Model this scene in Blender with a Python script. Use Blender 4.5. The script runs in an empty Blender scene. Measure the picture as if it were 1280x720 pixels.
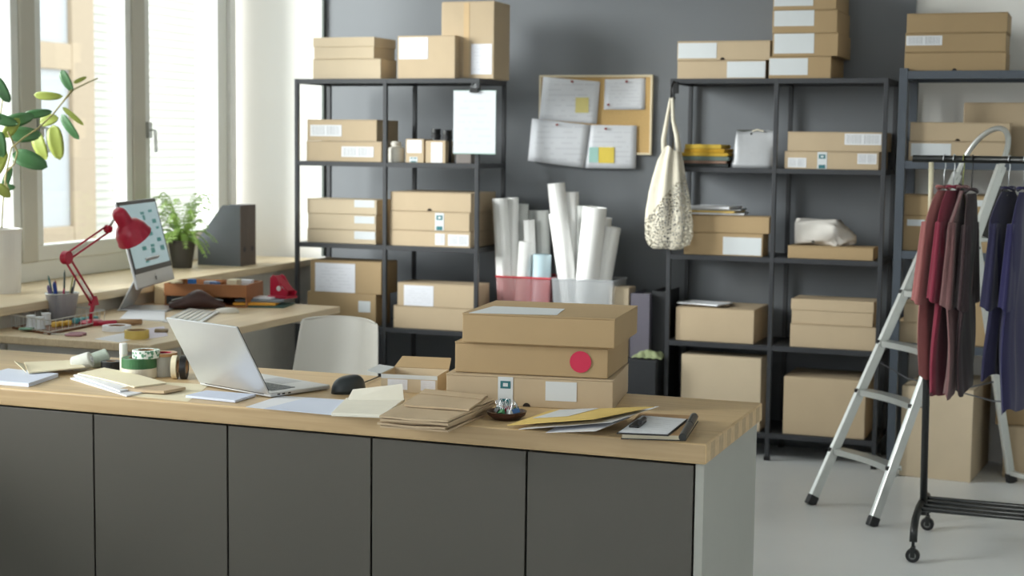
import bpy, bmesh, math, random
from mathutils import Vector, Matrix, Euler
random.seed(7)
SC = bpy.context.scene
COL = SC.collection
# ------------------------------------------------------------------ camera model
CF, CYAW, CPITCH, CROLL, CH = 1944.59, .35968, .09275, .0117, 1.49526

def ray(x, y):
    u, v = x - 640, y - 360
    cr, sr = math.cos(CROLL), math.sin(CROLL)
    u, v = u*cr + v*sr, -u*sr + v*cr
    cp, sp = math.cos(CPITCH), math.sin(CPITCH)
    r, up = u/CF, -v/CF
    yf = cp + up*sp
    z = -sp + up*cp
    cy, sy = math.cos(CYAW), math.sin(CYAW)
    return Vector((r*cy - yf*sy, r*sy + yf*cy, z))

def at(x, y, X=None, Y=None, Z=None):
    d = ray(x, y)
    if X is not None: t = X/d.x
    elif Y is not None: t = Y/d.y
    else: t = (Z - CH)/d.z
    p = d*t
    return Vector((p.x, p.y, p.z + CH))

def on_plane(x, y, P, n):
    d = ray(x, y); o = Vector((0, 0, CH))
    t = (Vector(P) - o).dot(n)/d.dot(n)
    return o + d*t

# ------------------------------------------------------------------ materials
def srgb(r, g, b):
    f = lambda c: (c/255/12.92 if c/255 <= .04045 else ((c/255 + .055)/1.055)**2.4)
    return (f(r), f(g), f(b), 1)

MATS = {}
def mat(name, col, rough=.6, metal=0, var=.06, vscale=20, bump=0, bscale=200, spec=.5, alpha=1, emit=None, estr=0, trans=0, sheen=0):
    if name in MATS: return MATS[name]
    m = bpy.data.materials.new(name); m.use_nodes = True
    nt = m.node_tree; b = nt.nodes['Principled BSDF']
    c = srgb(*col)
    b.inputs['Roughness'].default_value = rough
    b.inputs['Metallic'].default_value = metal
    b.inputs['Specular IOR Level'].default_value = spec
    b.inputs['Alpha'].default_value = alpha
    b.inputs['Transmission Weight'].default_value = trans
    if sheen: b.inputs['Sheen Weight'].default_value = sheen
    if emit:
        b.inputs['Emission Color'].default_value = srgb(*emit); b.inputs['Emission Strength'].default_value = estr
    tc = nt.nodes.new('ShaderNodeTexCoord')
    n = nt.nodes.new('ShaderNodeTexNoise'); n.inputs['Scale'].default_value = vscale; n.inputs['Detail'].default_value = 4
    nt.links.new(tc.outputs['Object'], n.inputs['Vector'])
    mx = nt.nodes.new('ShaderNodeMix'); mx.data_type = 'RGBA'
    mx.inputs[6].default_value = tuple(max(0, x*(1-var)) for x in c[:3]) + (1,)
    mx.inputs[7].default_value = tuple(min(1, x*(1+var)) for x in c[:3]) + (1,)
    nt.links.new(n.outputs['Fac'], mx.inputs[0]); nt.links.new(mx.outputs[2], b.inputs['Base Color'])
    if bump:
        n2 = nt.nodes.new('ShaderNodeTexNoise'); n2.inputs['Scale'].default_value = bscale
        nt.links.new(tc.outputs['Object'], n2.inputs['Vector'])
        bp = nt.nodes.new('ShaderNodeBump'); bp.inputs['Strength'].default_value = bump; bp.inputs['Distance'].default_value = .002
        nt.links.new(n2.outputs['Fac'], bp.inputs['Height']); nt.links.new(bp.outputs['Normal'], b.inputs['Normal'])
    MATS[name] = m
    return m

def node_math(nt, op, a, b=None, c=None):
    n = nt.nodes.new('ShaderNodeMath'); n.operation = op
    for i, v in enumerate((a, b, c)):
        if v is None: continue
        if isinstance(v, (int, float)): n.inputs[i].default_value = v
        else: nt.links.new(v, n.inputs[i])
    return n.outputs[0]

def printed(name, base, ink, kind):
    """paper with printed rows (address label), bars (barcode) or a drawing; pattern follows Generated coords of the part"""
    m = mat(name, base, .55, var=.02)
    nt = m.node_tree; b = nt.nodes['Principled BSDF']
    tc = nt.nodes.new('ShaderNodeTexCoord'); sp = nt.nodes.new('ShaderNodeSeparateXYZ')
    nt.links.new(tc.outputs['Generated'], sp.inputs[0])
    x, z = sp.outputs[0], sp.outputs[2]
    wn = nt.nodes.new('ShaderNodeTexNoise'); wn.inputs['Scale'].default_value = 14
    if kind == 'flat': z = sp.outputs[1]
    if kind == 'bars':
        wn.noise_dimensions = '1D'; nt.links.new(node_math(nt, 'MULTIPLY', x, 3.1), wn.inputs['W'])
        wn.inputs['Scale'].default_value = 22; wn.inputs['Detail'].default_value = 1
        f = node_math(nt, 'GREATER_THAN', wn.outputs['Fac'], .52)
        inx = node_math(nt, 'MULTIPLY', node_math(nt, 'GREATER_THAN', x, .06), node_math(nt, 'LESS_THAN', x, .94))
        inz = node_math(nt, 'MULTIPLY', node_math(nt, 'GREATER_THAN', z, .12), node_math(nt, 'LESS_THAN', z, .9))
        gap = node_math(nt, 'GREATER_THAN', node_math(nt, 'ABSOLUTE', node_math(nt, 'SUBTRACT', x, .5)), .03)
        f = node_math(nt, 'MULTIPLY', f, node_math(nt, 'MULTIPLY', gap, node_math(nt, 'MULTIPLY', inx, inz)))
    else:
        rows = 9
        fr = node_math(nt, 'FRACT', node_math(nt, 'MULTIPLY', z, rows))
        row = node_math(nt, 'LESS_THAN', node_math(nt, 'ABSOLUTE', node_math(nt, 'SUBTRACT', fr, .5)), .14)
        fl = node_math(nt, 'FLOOR', node_math(nt, 'MULTIPLY', z, rows))
        cb = nt.nodes.new('ShaderNodeCombineXYZ')
        nt.links.new(node_math(nt, 'MULTIPLY', x, 2.2), cb.inputs[0]); nt.links.new(node_math(nt, 'MULTIPLY', fl, 7.3), cb.inputs[1])
        nt.links.new(cb.outputs[0], wn.inputs['Vector']); wn.inputs['Scale'].default_value = 2.5; wn.inputs['Detail'].default_value = 2
        f = node_math(nt, 'MULTIPLY', row, node_math(nt, 'GREATER_THAN', wn.outputs['Fac'], .5))
        inx = node_math(nt, 'MULTIPLY', node_math(nt, 'GREATER_THAN', x, .1), node_math(nt, 'LESS_THAN', x, .9))
        inz = node_math(nt, 'MULTIPLY', node_math(nt, 'GREATER_THAN', z, .1), node_math(nt, 'LESS_THAN', z, .92))
        f = node_math(nt, 'MULTIPLY', f, node_math(nt, 'MULTIPLY', inx, inz))
    f = node_math(nt, 'MULTIPLY', f, .5 if kind == 'bars' else .15)
    mx = nt.nodes.new('ShaderNodeMix'); mx.data_type = 'RGBA'
    mx.inputs[6].default_value = srgb(*base); mx.inputs[7].default_value = srgb(*ink)
    nt.links.new(f, mx.inputs[0]); nt.links.new(mx.outputs[2], b.inputs['Base Color'])
    return m

def wood(name, c1, c2, axis='x', strip=.045, rough=.45, length=.9):
    m = mat(name, c1, rough, var=.02)
    nt = m.node_tree; b = nt.nodes['Principled BSDF']
    tc = nt.nodes.new('ShaderNodeTexCoord'); mp = nt.nodes.new('ShaderNodeMapping')
    if axis == 'y': mp.inputs['Rotation'].default_value = (0, 0, math.pi/2)
    nt.links.new(tc.outputs['Object'], mp.inputs['Vector'])
    br = nt.nodes.new('ShaderNodeTexBrick'); br.inputs['Scale'].default_value = 1
    br.inputs['Brick Width'].default_value = length; br.inputs['Row Height'].default_value = strip
    br.inputs['Mortar Size'].default_value = .0006; br.offset = .37
    a = srgb(*c1); d = srgb(*c2)
    br.inputs['Color1'].default_value = a
    br.inputs['Color2'].default_value = tuple((a[i]*.75 + d[i]*.25) for i in range(3)) + (1,)
    br.inputs['Mortar'].default_value = d
    nt.links.new(mp.outputs[0], br.inputs['Vector'])
    mp2 = nt.nodes.new('ShaderNodeMapping'); mp2.inputs['Scale'].default_value = (2.5, 60, 60)
    nt.links.new(mp.outputs[0], mp2.inputs['Vector'])
    n = nt.nodes.new('ShaderNodeTexNoise'); n.inputs['Scale'].default_value = 1; n.inputs['Detail'].default_value = 5; n.inputs['Distortion'].default_value = .6
    nt.links.new(mp2.outputs[0], n.inputs['Vector'])
    mx = nt.nodes.new('ShaderNodeMix'); mx.data_type = 'RGBA'; mx.blend_type = 'MULTIPLY'; mx.inputs[0].default_value = .5
    rp = nt.nodes.new('ShaderNodeValToRGB'); rp.color_ramp.elements[0].color = (.74, .68, .60, 1); rp.color_ramp.elements[0].position = .3
    rp.color_ramp.elements[1].color = (1, 1, 1, 1); rp.color_ramp.elements[1].position = .6
    nt.links.new(n.outputs['Fac'], rp.inputs[0]); nt.links.new(br.outputs['Color'], mx.inputs[6]); nt.links.new(rp.outputs[0], mx.inputs[7])
    nt.links.new(mx.outputs[2], b.inputs['Base Color'])
    return m

M = dict(
 kraft=mat('kraft board', (189,169,140), .75, var=.07, vscale=9, bump=.15),
 kraft2=mat('kraft board pale', (201,184,157), .75, var=.06, vscale=8, bump=.15),
 kraft3=mat('kraft board brown', (170,145,108), .75, var=.06, vscale=8, bump=.15),
 kraftin=mat('kraft board edge', (150,116,80), .8, var=.1, vscale=30),
 tape=mat('packing tape', (206,178,138), .25, var=.03),
 ktape=mat('paper tape', (182,150,112), .5, var=.03),
 address=printed('address label', (226,228,236), (110,112,130), 'rows'),
 slip=printed('printed sheet', (232,235,240), (120,125,140), 'flat'),
 barcode=printed('barcode label', (224,226,230), (95,98,105), 'bars'),
 plainlabel=mat('white label', (212,217,220), .5, var=.02),
 teal=mat('teal ink', (38,110,118), .5, var=.1), magenta=mat('crimson sticker', (196,30,72), .5, var=.03),
 hole=mat('painted notch shade', (40,30,22), .9),  # painted shade of the cartons' thumb notches
 oak=wood('oak worktop', (211,183,139), (184,158,120)), desk=wood('oak desk top', (228,208,174), (206,178,138), 'y', .06, .4),
 sill=wood('oak sill', (232,214,180), (214,186,146), 'y', .08, .4),
 door=mat('grey laminate', (80,77,71), .42, var=.02, vscale=4, bump=.05), gap=mat('carcass black', (28,28,26), .7),
 panel=mat('light grey laminate', (166,167,160), .5, var=.03, vscale=6),
 blackmetal=mat('black powder coat', (52,54,58), .42, var=.06, spec=.5), bluemetal=mat('blue grey steel', (72,80,90), .4, var=.06),
 backwall=mat('slate paint', (108,112,117), .48, var=.03, vscale=2, bump=.05), white=mat('white paint', (246,247,246), .8, var=.01, vscale=2),
 offwhite=mat('warm white paint', (242,241,237), .7, var=.02, vscale=2),
 floor=mat('grey screed', (230,232,232), .35, var=.04, vscale=3, bump=.03, bscale=60),
 upvc=mat('white window frame', (232,234,230), .4, var=.01), shadedframe=mat('shaded window frame', (198,195,182), .5, var=.02),
 alu=mat('brushed aluminium', (208,211,208), .3, .65, var=.05, vscale=60), black=mat('black plastic', (22,22,24), .4), 
 white_pl=mat('white plastic', (232,228,218), .35, var=.01), silver=mat('silver metal', (205,208,212), .33, .55, var=.02),
 red=mat('red enamel', (178,34,62), .3, var=.03), paper=mat('white paper', (236,238,243), .7, var=.01), bluepaper=mat('bluish paper', (214,222,240), .7, var=.02),
 cream=mat('cream paper', (236,226,196), .75, var=.03), bag=mat('kraft paper bag', (194,172,142), .8, var=.08, vscale=14, bump=.3, bscale=60),
 yellow=mat('yellow padded envelope', (222,192,112), .7, var=.05, vscale=30, bump=.3, bscale=120),
 darkcover=mat('dark cover', (30,28,28), .5), cork=mat('cork', (206,172,116), .9, var=.18, vscale=160, bump=.3),
 framewood=mat('pale wood frame', (228,214,184), .6, var=.05), sticky=mat('yellow sticky note', (240,214,90), .7), mint=mat('mint sticky note', (170,214,206), .7),
 cotton=mat('natural cotton', (216,209,192), .9, var=.06, vscale=40, bump=.4, bscale=300),
 glass=mat('glass', (255,255,255), .02, trans=1, var=0),
 green=mat('green tape', (52,104,62), .4, var=.1, vscale=40), leaf=mat('dark leaf', (62,104,62), .4, var=.3, vscale=15), leaf2=mat('olive leaf', (152,164,76), .45, var=.2, vscale=15),
 fern=mat('fern green', (156,190,98), .6, var=.3, vscale=12), stem=mat('stem', (170,160,110), .6), potdark=mat('dark pot', (72,68,62), .6, var=.1), potwhite=mat('white pot', (226,224,218), .5, var=.02),
 filegrey=mat('dark grey file', (98,103,109), .6, var=.03), filebrown=mat('grey brown file spine', (104,92,84), .6, var=.03),
 leather=mat('brown leather', (70,44,40), .4, var=.15, bump=.3), woodbox=mat('brown wood box', (160,104,60), .55, var=.12, vscale=10),
)
gm = bpy.data.materials.new('thin glass'); gm.use_nodes = True
_n = gm.node_tree; _n.nodes.remove(_n.nodes['Principled BSDF'])
_t = _n.nodes.new('ShaderNodeBsdfTransparent'); _t.inputs[0].default_value = (.95, .97, .96, 1)
_g = _n.nodes.new('ShaderNodeBsdfGlossy'); _g.inputs['Roughness'].default_value = .02
_m = _n.nodes.new('ShaderNodeMixShader')
_m.inputs[0].default_value = .05; _n.links.new(_t.outputs[0], _m.inputs[1]); _n.links.new(_g.outputs[0], _m.inputs[2])
_n.links.new(_m.outputs[0], _n.nodes['Material Output'].inputs['Surface'])
M['glass'] = gm
def P(name, col, **k): return mat(name, col, **k)

# ------------------------------------------------------------------ mesh building
class MB:
    def __init__(s): s.bm = bmesh.new()
    def _add(s, verts, faces, Mx=None):
        vs = [s.bm.verts.new(Mx @ Vector(v) if Mx else v) for v in verts]
        for f in faces:
            try: s.bm.faces.new([vs[i] for i in f])
            except ValueError: pass
        return s
    def box(s, x0, x1, y0, y1, z0, z1, Mx=None):
        v = [(x0,y0,z0),(x1,y0,z0),(x1,y1,z0),(x0,y1,z0),(x0,y0,z1),(x1,y0,z1),(x1,y1,z1),(x0,y1,z1)]
        return s._add(v, [(0,3,2,1),(4,5,6,7),(0,1,5,4),(1,2,6,5),(2,3,7,6),(3,0,4,7)], Mx)
    def tube(s, pts, r, n=10, closed=False):
        """round bar through points; r number or list"""
        pts = [Vector(p) for p in pts]; k = len(pts)
        rs = r if isinstance(r, (list, tuple)) else [r]*k
        rings = []; up = None
        for i, p in enumerate(pts):
            if closed: t = pts[(i+1) % k] - pts[i-1]
            else: t = pts[min(i+1, k-1)] - pts[max(i-1, 0)]
            t.normalize()
            if up is None:
                up = Vector((0, 0, 1)) if abs(t.z) < .9 else Vector((1, 0, 0))
            a = t.cross(up).normalized(); b = a.cross(t).normalized(); up = b
            rings.append([s.bm.verts.new(p + (a*math.cos(2*math.pi*j/n) + b*math.sin(2*math.pi*j/n))*rs[i]) for j in range(n)])
        for i in range(k if closed else k-1):
            A, B = rings[i], rings[(i+1) % k]
            for j in range(n):
                s.bm.faces.new((A[j], A[(j+1) % n], B[(j+1) % n], B[j]))
        if not closed:
            s.bm.faces.new(rings[0][::-1]); s.bm.faces.new(rings[-1])
        return s
    def bar(s, p, q, w, h, up=(0, 0, 1)):
        """rectangular bar from p to q, w across, h along up"""
        p, q = Vector(p), Vector(q); t = (q-p).normalized(); a = t.cross(Vector(up)).normalized(); b = a.cross(t)
        c = []
        for o in (p, q):
            for (i, j) in ((-1,-1),(1,-1),(1,1),(-1,1)): c.append(o + a*(w/2*i) + b*(h/2*j))
        return s._add(c, [(0,3,2,1),(4,5,6,7),(0,1,5,4),(1,2,6,5),(2,3,7,6),(3,0,4,7)])
    def lathe(s, prof, n=24, c=(0,0,0), sx=1, sy=1, Mx=None):
        """profile [(r,z)...] closed at both ends if r=0"""
        rings = []
        for r, z in prof:
            if r <= 1e-6: rings.append([s.bm.verts.new((Mx @ Vector((c[0], c[1], c[2]+z))) if Mx else (c[0], c[1], c[2]+z))])
            else:
                ring = []
                for j in range(n):
                    v = Vector((c[0]+r*sx*math.cos(2*math.pi*j/n), c[1]+r*sy*math.sin(2*math.pi*j/n), c[2]+z))
                    ring.append(s.bm.verts.new(Mx @ v if Mx else v))
                rings.append(ring)
        for A, B in zip(rings, rings[1:]):
            if len(A) == 1 and len(B) == 1: continue
            for j in range(n):
                if len(A) == 1: s.bm.faces.new((A[0], B[(j+1) % n], B[j]))
                elif len(B) == 1: s.bm.faces.new((A[j], A[(j+1) % n], B[0]))
                else: s.bm.faces.new((A[j], A[(j+1) % n], B[(j+1) % n], B[j]))
        return s
    def prism(s, pts, z0, z1, Mx=None):
        n = len(pts); a = [(p[0], p[1], z0) for p in pts] + [(p[0], p[1], z1) for p in pts]
        area = sum(pts[i][0]*pts[(i+1) % n][1] - pts[(i+1) % n][0]*pts[i][1] for i in range(n))
        f = [tuple(range(n-1, -1, -1)), tuple(range(n, 2*n))] + [(i, (i+1) % n, n+(i+1) % n, n+i) for i in range(n)]
        if area < 0: f = [t[::-1] for t in f]
        return s._add(a, f, Mx)
    def quad(s, corners, th):
        """thin slab on four 3-D corners, thickness along its normal"""
        c = [Vector(p) for p in corners]; nn = (c[1]-c[0]).cross(c[3]-c[0]).normalized()
        k = len(c)
        v = c + [p + nn*th for p in c]
        return s._add(v, [tuple(range(k-1, -1, -1)), tuple(range(k, 2*k))] + [(i, (i+1) % k, k+(i+1) % k, k+i) for i in range(k)])
    def grid(s, fn, nu, nv, wrap=False, th=0):
        V = [[s.bm.verts.new(fn(i/(nu if wrap else nu-1), j/(nv-1))) for j in range(nv)] for i in range(nu)]
        for i in range(nu if wrap else nu-1):
            for j in range(nv-1):
                s.bm.faces.new((V[i][j], V[(i+1) % nu][j], V[(i+1) % nu][j+1], V[i][j+1]))
        return s

def obj(name, mb, m, parent=None, loc=(0,0,0), rz=0, bevel=0, smooth=False, solid=0, sub=0, rot=None, seg=2):
    me = bpy.data.meshes.new(name)
    bm = mb.bm
    bmesh.ops.recalc_face_normals(bm, faces=bm.faces)
    bm.to_mesh(me); bm.free()
    o = bpy.data.objects.new(name, me); COL.objects.link(o)
    o.location = loc; o.rotation_euler = rot if rot else (0, 0, rz)
    me.materials.append(M[m] if isinstance(m, str) else m)
    if parent: o.parent = parent
    if smooth:
        for p in me.polygons: p.use_smooth = True
    if solid:
        md = o.modifiers.new('thickness', 'SOLIDIFY'); md.thickness = solid; md.offset = 0
    if bevel:
        md = o.modifiers.new('bevel', 'BEVEL'); md.width = bevel; md.segments = seg; md.limit_method = 'ANGLE'
    if sub:
        md = o.modifiers.new('sub', 'SUBSURF'); md.levels = sub; md.render_levels = sub
    return o

def tag(o, label, cat, group=None):
    o['label'] = label; o['category'] = cat
    if group: o['group'] = group
    return o
def thing(name, label, cat, loc=(0,0,0), rz=0, group=None, rot=None):
    o = bpy.data.objects.new(name, None); COL.objects.link(o); o.empty_display_size = .05
    o.location = loc; o.rotation_euler = rot if rot else (0, 0, rz)
    return tag(o, label, cat, group)
def struct(name, mb, m, parent=None, **k):
    o = obj(name, mb, m, parent, **k)
    if not parent: o['kind'] = 'structure'
    return o
def plabel(o, s): o['label'] = s; return o
R = math.radians

# ------------------------------------------------------------------ the camera
cd = bpy.data.cameras.new('camera'); cam = bpy.data.objects.new('camera', cd); COL.objects.link(cam)
cd.sensor_width = 36; cd.lens = 36*CF/1280; cd.clip_start = .05
cam.location = (0, 0, CH)
cy, sy, cp, sp = math.cos(CYAW), math.sin(CYAW), math.cos(CPITCH), math.sin(CPITCH)
fwd = Vector((-sy*cp, cy*cp, -sp)); right = Vector((cy, sy, 0)); upv = right.cross(fwd)
cr, sr = math.cos(CROLL), math.sin(CROLL)
# image x axis (right, rolled)
rx = right*cr + upv*sr; ux = upv*cr - right*sr
Mx = Matrix((rx, ux, -fwd)).transposed()
cam.rotation_euler = Mx.to_euler()
cd.dof.use_dof = True; cd.dof.focus_distance = 4.15; cd.dof.aperture_fstop = 4.6
SC.camera = cam
SKY, EXPO, SUN = 2.8, 0.14, 9.0
# ================================================================== THE ROOM
CEIL = 3.3
BWY = 7.72                                   # white back wall plane
WA = math.atan(.0465)                        # the window wall runs 2.7 degrees off the y axis
WO = (-3.953, 6.0)
def wall_w(x, y, z=0):                       # window-wall local -> world
    c, s = math.cos(WA), math.sin(WA)
    return Vector((WO[0] + x*c - y*s, WO[1] + x*s + y*c, z))
WN = Vector((math.cos(WA), math.sin(WA), 0))
def atw(px, py, s):                          # pixel -> local coords on plane x_local = s
    p = on_plane(px, py, wall_w(s, 0), WN)
    c, si = math.cos(WA), math.sin(WA)
    dx, dy = p.x - WO[0], p.y - WO[1]
    return Vector((dx*c + dy*si, -dx*si + dy*c, p.z))
def wobj(name, mb, m, parent=None, **k): 
    if parent: return obj(name, mb, m, parent, **k)
    return obj(name, mb, m, None, loc=(WO[0], WO[1], 0), rz=WA, **k)

ROOM = [(-4.24, -3.3), (4.2, -3.3), (4.2, 7.84), (-4.75, 7.84)]
struct('floor', MB().prism(ROOM, -.1, 0), 'floor')
struct('ceiling', MB().prism(ROOM, CEIL, CEIL+.1), 'white')
struct('wall_back', MB().box(-4.75, 4.2, BWY, BWY+.12, 0, CEIL), 'offwhite')
GX0, GX1 = at(407, 200, Y=BWY-.03).x, at(1145, 5, Y=BWY-.03).x
struct('wall_slate', MB().box(GX0, GX1, BWY-.03, BWY-.001, 0, CEIL), 'backwall')
gx = at(403, 200, Y=BWY-.04).x
struct('trim_1', MB().box(gx, GX0-.001, BWY-.05, BWY-.001, .86, CEIL), P('dark trim', (84, 92, 88)))
struct('wall_right', MB().box(4.1, 4.2, -3.2, BWY, 0, CEIL), 'white')
# rear wall behind the camera, one tall opening added for fill light
mb = MB().box(-4.23, -3.4, -3.2, -3.1, 0, CEIL).box(-.6, .4, -3.2, -3.1, 0, CEIL).box(3.4, 4.1, -3.2, -3.1, 0, CEIL)
mb.box(-3.4, -.6, -3.2, -3.1, 0, .8).box(-3.4, -.6, -3.2, -3.1, 3.0, CEIL).box(.4, 3.4, -3.2, -3.1, 0, 3.0).box(.4, 3.4, -3.2, -3.1, 3.0, CEIL)
struct('wall_rear', mb, 'white')

# window wall: a deep ledge (local x -.50..0) runs below the windows, the wall stands behind it
SILLZ = .85; WD = .50; HEAD = 3.1
def atw0(px, py, s): return atw(px, py, s)
ye = atw(289, 200, -WD).y
YEND = 1.66
REC = [(-1.2, ye), (-3.9, -2.5), (-7.6, -5.9)]  # the last two are unseen openings, sized for the sun and fill they admit
mb = MB(); mb.box(-WD-.22, -WD, ye, YEND, SILLZ-.035, CEIL)
mb.box(-WD-.22, -WD, -2.5, -1.2, SILLZ-.035, CEIL); mb.box(-WD-.22, -WD, -5.9, -3.9, SILLZ-.035, CEIL); mb.box(-WD-.22, -WD, -9.3, -7.6, SILLZ-.035, CEIL)
for a, b in REC: mb.box(-WD-.22, -WD, a, b, HEAD, CEIL)
wl = wobj('wall_left', mb, 'white'); wl['kind'] = 'structure'
yl = 1.66
lo = wobj('trim_2', MB().box(-WD-.22, -.04, -9.3, yl, 0, SILLZ-.036), P('shaded white paint', (206, 203, 194), rough=.7)); lo['kind'] = 'structure'  # white wall under the ledge, its shade put into the colour
si = wobj('trim_3', MB().box(-WD-.10, .004, -9.3, yl, SILLZ-.035, SILLZ), 'sill', bevel=.003); si['kind'] = 'structure'
WD += .07

def zat(px, py, s=-WD): return atw(px, py, s)
def window(n, y0, y1, mull, z0=SILLZ):
    t = bpy.data.objects.new('window_%d' % n, None); COL.objects.link(t); t['kind'] = 'structure'
    t.location = (WO[0], WO[1], 0); t.rotation_euler = (0, 0, WA)
    X0, X1 = -WD-.02, -WD+.05
    f = MB().box(X0, X1, y0, y1, z0, z0+.09).box(X0, X1, y0, y1, HEAD-.09, HEAD).box(X0, X1, y0, y0+.08, z0+.09, HEAD-.09).box(X0, X1, y1-.07, y1, z0+.09, HEAD-.09)
    obj('window_frame', f, 'upvc', t, bevel=.006)
    edges = [y0+.08] + [m for m in mull] + [y1-.07]
    for m in mull:
        obj('mullion', MB().box(X0-.01, X1+.02, m-.055, m+.055, z0+.09, HEAD-.09), 'shadedframe', t, bevel=.006)  # shade on the mullions put into a greyer frame colour
    for i in range(len(edges)-1):
        a = edges[i] + (.055 if i else 0); b = edges[i+1] - (.055 if i < len(edges)-2 else 0)
        s = MB(); w = .055
        s.box(X0+.005, X1+.01, a, b, z0+.09, z0+.09+w*1.3).box(X0+.005, X1+.01, a, b, HEAD-.09-w, HEAD-.09).box(X0+.005, X1+.01, a, a+w, z0+.16, HEAD-.145).box(X0+.005, X1+.01, b-w, b, z0+.16, HEAD-.145)
        sh = obj('sash', s, 'upvc', t, bevel=.006)
        obj('pane', MB().box(X0+.02, X0+.026, a+w, b-w, z0+.16, HEAD-.145), 'glass', sh)
        hb = MB().box(X1+.01, X1+.03, a+.012, a+.042, 1.5, 1.58).tube([(X1+.03, a+.027, 1.54), (X1+.055, a+.027, 1.54), (X1+.06, a+.027, 1.43)], .008)
        obj('handle', hb, 'alu', sh, bevel=.002)
    return t
m1 = zat(20, 160).y; m2 = zat(160, 160).y
window(1, REC[0][0], REC[0][1], [m1, m2])
window(2, REC[1][0], REC[1][1], [-3.2]); window(3, REC[2][0], REC[2][1], [-6.75])

# outside: the neighbouring house with pale boarding and timber window frames
ob = bpy.data.objects.new('neighbouring_house', None); COL.objects.link(ob)
tag(ob, 'pale boarded house seen through the window behind the plants', 'building')
FX = -9.0
boards = P('pale siding', (196, 194, 185), rough=.7)
mb = MB()
z = -1.0
while z < 7:                                  # overlapping boards
    mb._add([(FX, 8.6, z), (FX, 24, z), (FX-.018, 24, z+.085), (FX-.018, 8.6, z+.085), (FX-.2, 8.6, z), (FX-.2, 24, z), (FX-.2, 24, z+.085), (FX-.2, 8.6, z+.085)],
            [(0,1,2,3), (4,7,6,5), (0,4,5,1), (3,2,6,7), (0,3,7,4), (1,5,6,2)]); z += .08
obj('siding', mb, boards, ob)
def fy(px): return at(px, 200, X=FX+.06).y
def fz(py, px): return at(px, py, X=FX+.06).z
a, b = fy(10), fy(103)
wf = MB()
for c_, w_ in ((a, .12), (fy(103), .17)): wf.box(FX+.01, FX+.09, c_-w_, c_+w_, .1, 5.2)
for py in (70, 300): 
    zz = fz(py, 70); wf.box(FX+.01, FX+.085, a+.12, b-.17, zz-.12, zz+.12)
obj('timber_window_frame', wf, P('beige timber', (172, 154, 130), rough=.6), ob, bevel=.01)
obj('shutter', MB().box(FX+.012, FX+.04, a+.12, b-.17, .3, 5.0), P('pale grey shutter', (182, 185, 188), rough=.5), ob)
gr = struct('ground', MB().box(-30, -4.9, -6, 40, -1.3, -1.0), P('pale paving', (140, 138, 132)))

# ================================================================== SHELVING
def rack(label, x0, y0, w, n, d, zs, m, post=.02, beam=.024, group=None, top=None, foot=0):
    t = thing('shelving_unit', label, 'shelving unit', (x0, y0, 0), 0, group)
    top = top or zs[0] + .012
    for i in range(n+1):
        for yy in (0, d):
            obj('post', MB().box(i*w-post/2, i*w+post/2, yy-post/2, yy+post/2, foot, top), m, t, bevel=.001)
            obj('foot_cap', MB().box(i*w-post/2-.003, i*w+post/2+.003, yy-post/2-.003, yy+post/2+.003, 0, .02), 'black', t)
    for z in zs:
        mb = MB()
        for i in range(n):
            a, b = i*w+post/2, (i+1)*w-post/2
            for yy in (0, d): mb.box(a, b, yy-post*.45, yy+post*.45, z-beam/2, z+beam/2)
        for i in range(n+1): mb.box(i*w-post*.4, i*w+post*.4, post/2, d-post/2, z-beam/2, z+beam/2)
        sh = obj('shelf', mb, m, t, bevel=.001)
        obj('shelf_panel', MB().box(post*.45, n*w-post*.45, post*.46, d-post*.46, z+.004, z+beam/2), m, sh)
    return t
ZS = [1.80 - .42*k for k in range(5)]
ZT = [z + .012 for z in ZS]
LX, LY, RX, RY, BW, RD = -3.888, 7.161, -1.935, 7.30, .5025, .36
rack('black steel shelving unit standing left, nearest the window', LX, LY, BW, 2, RD, ZS, M['blackmetal'], group=None)
rack('black steel shelving unit right of the corkboard', RX, RY, BW, 2, RD, ZS, M['blackmetal'])
X3, Y3 = -.84, 7.19
ZS3 = [1.82, 1.42, 1.015, .595]; ZT3 = [z+.018 for z in ZS3]
rack('wide blue-grey steel shelving unit behind the stepladder', X3, Y3, 1.15, 1, .42, ZS3, M['bluemetal'], post=.036, beam=.036, top=1.85)

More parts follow.
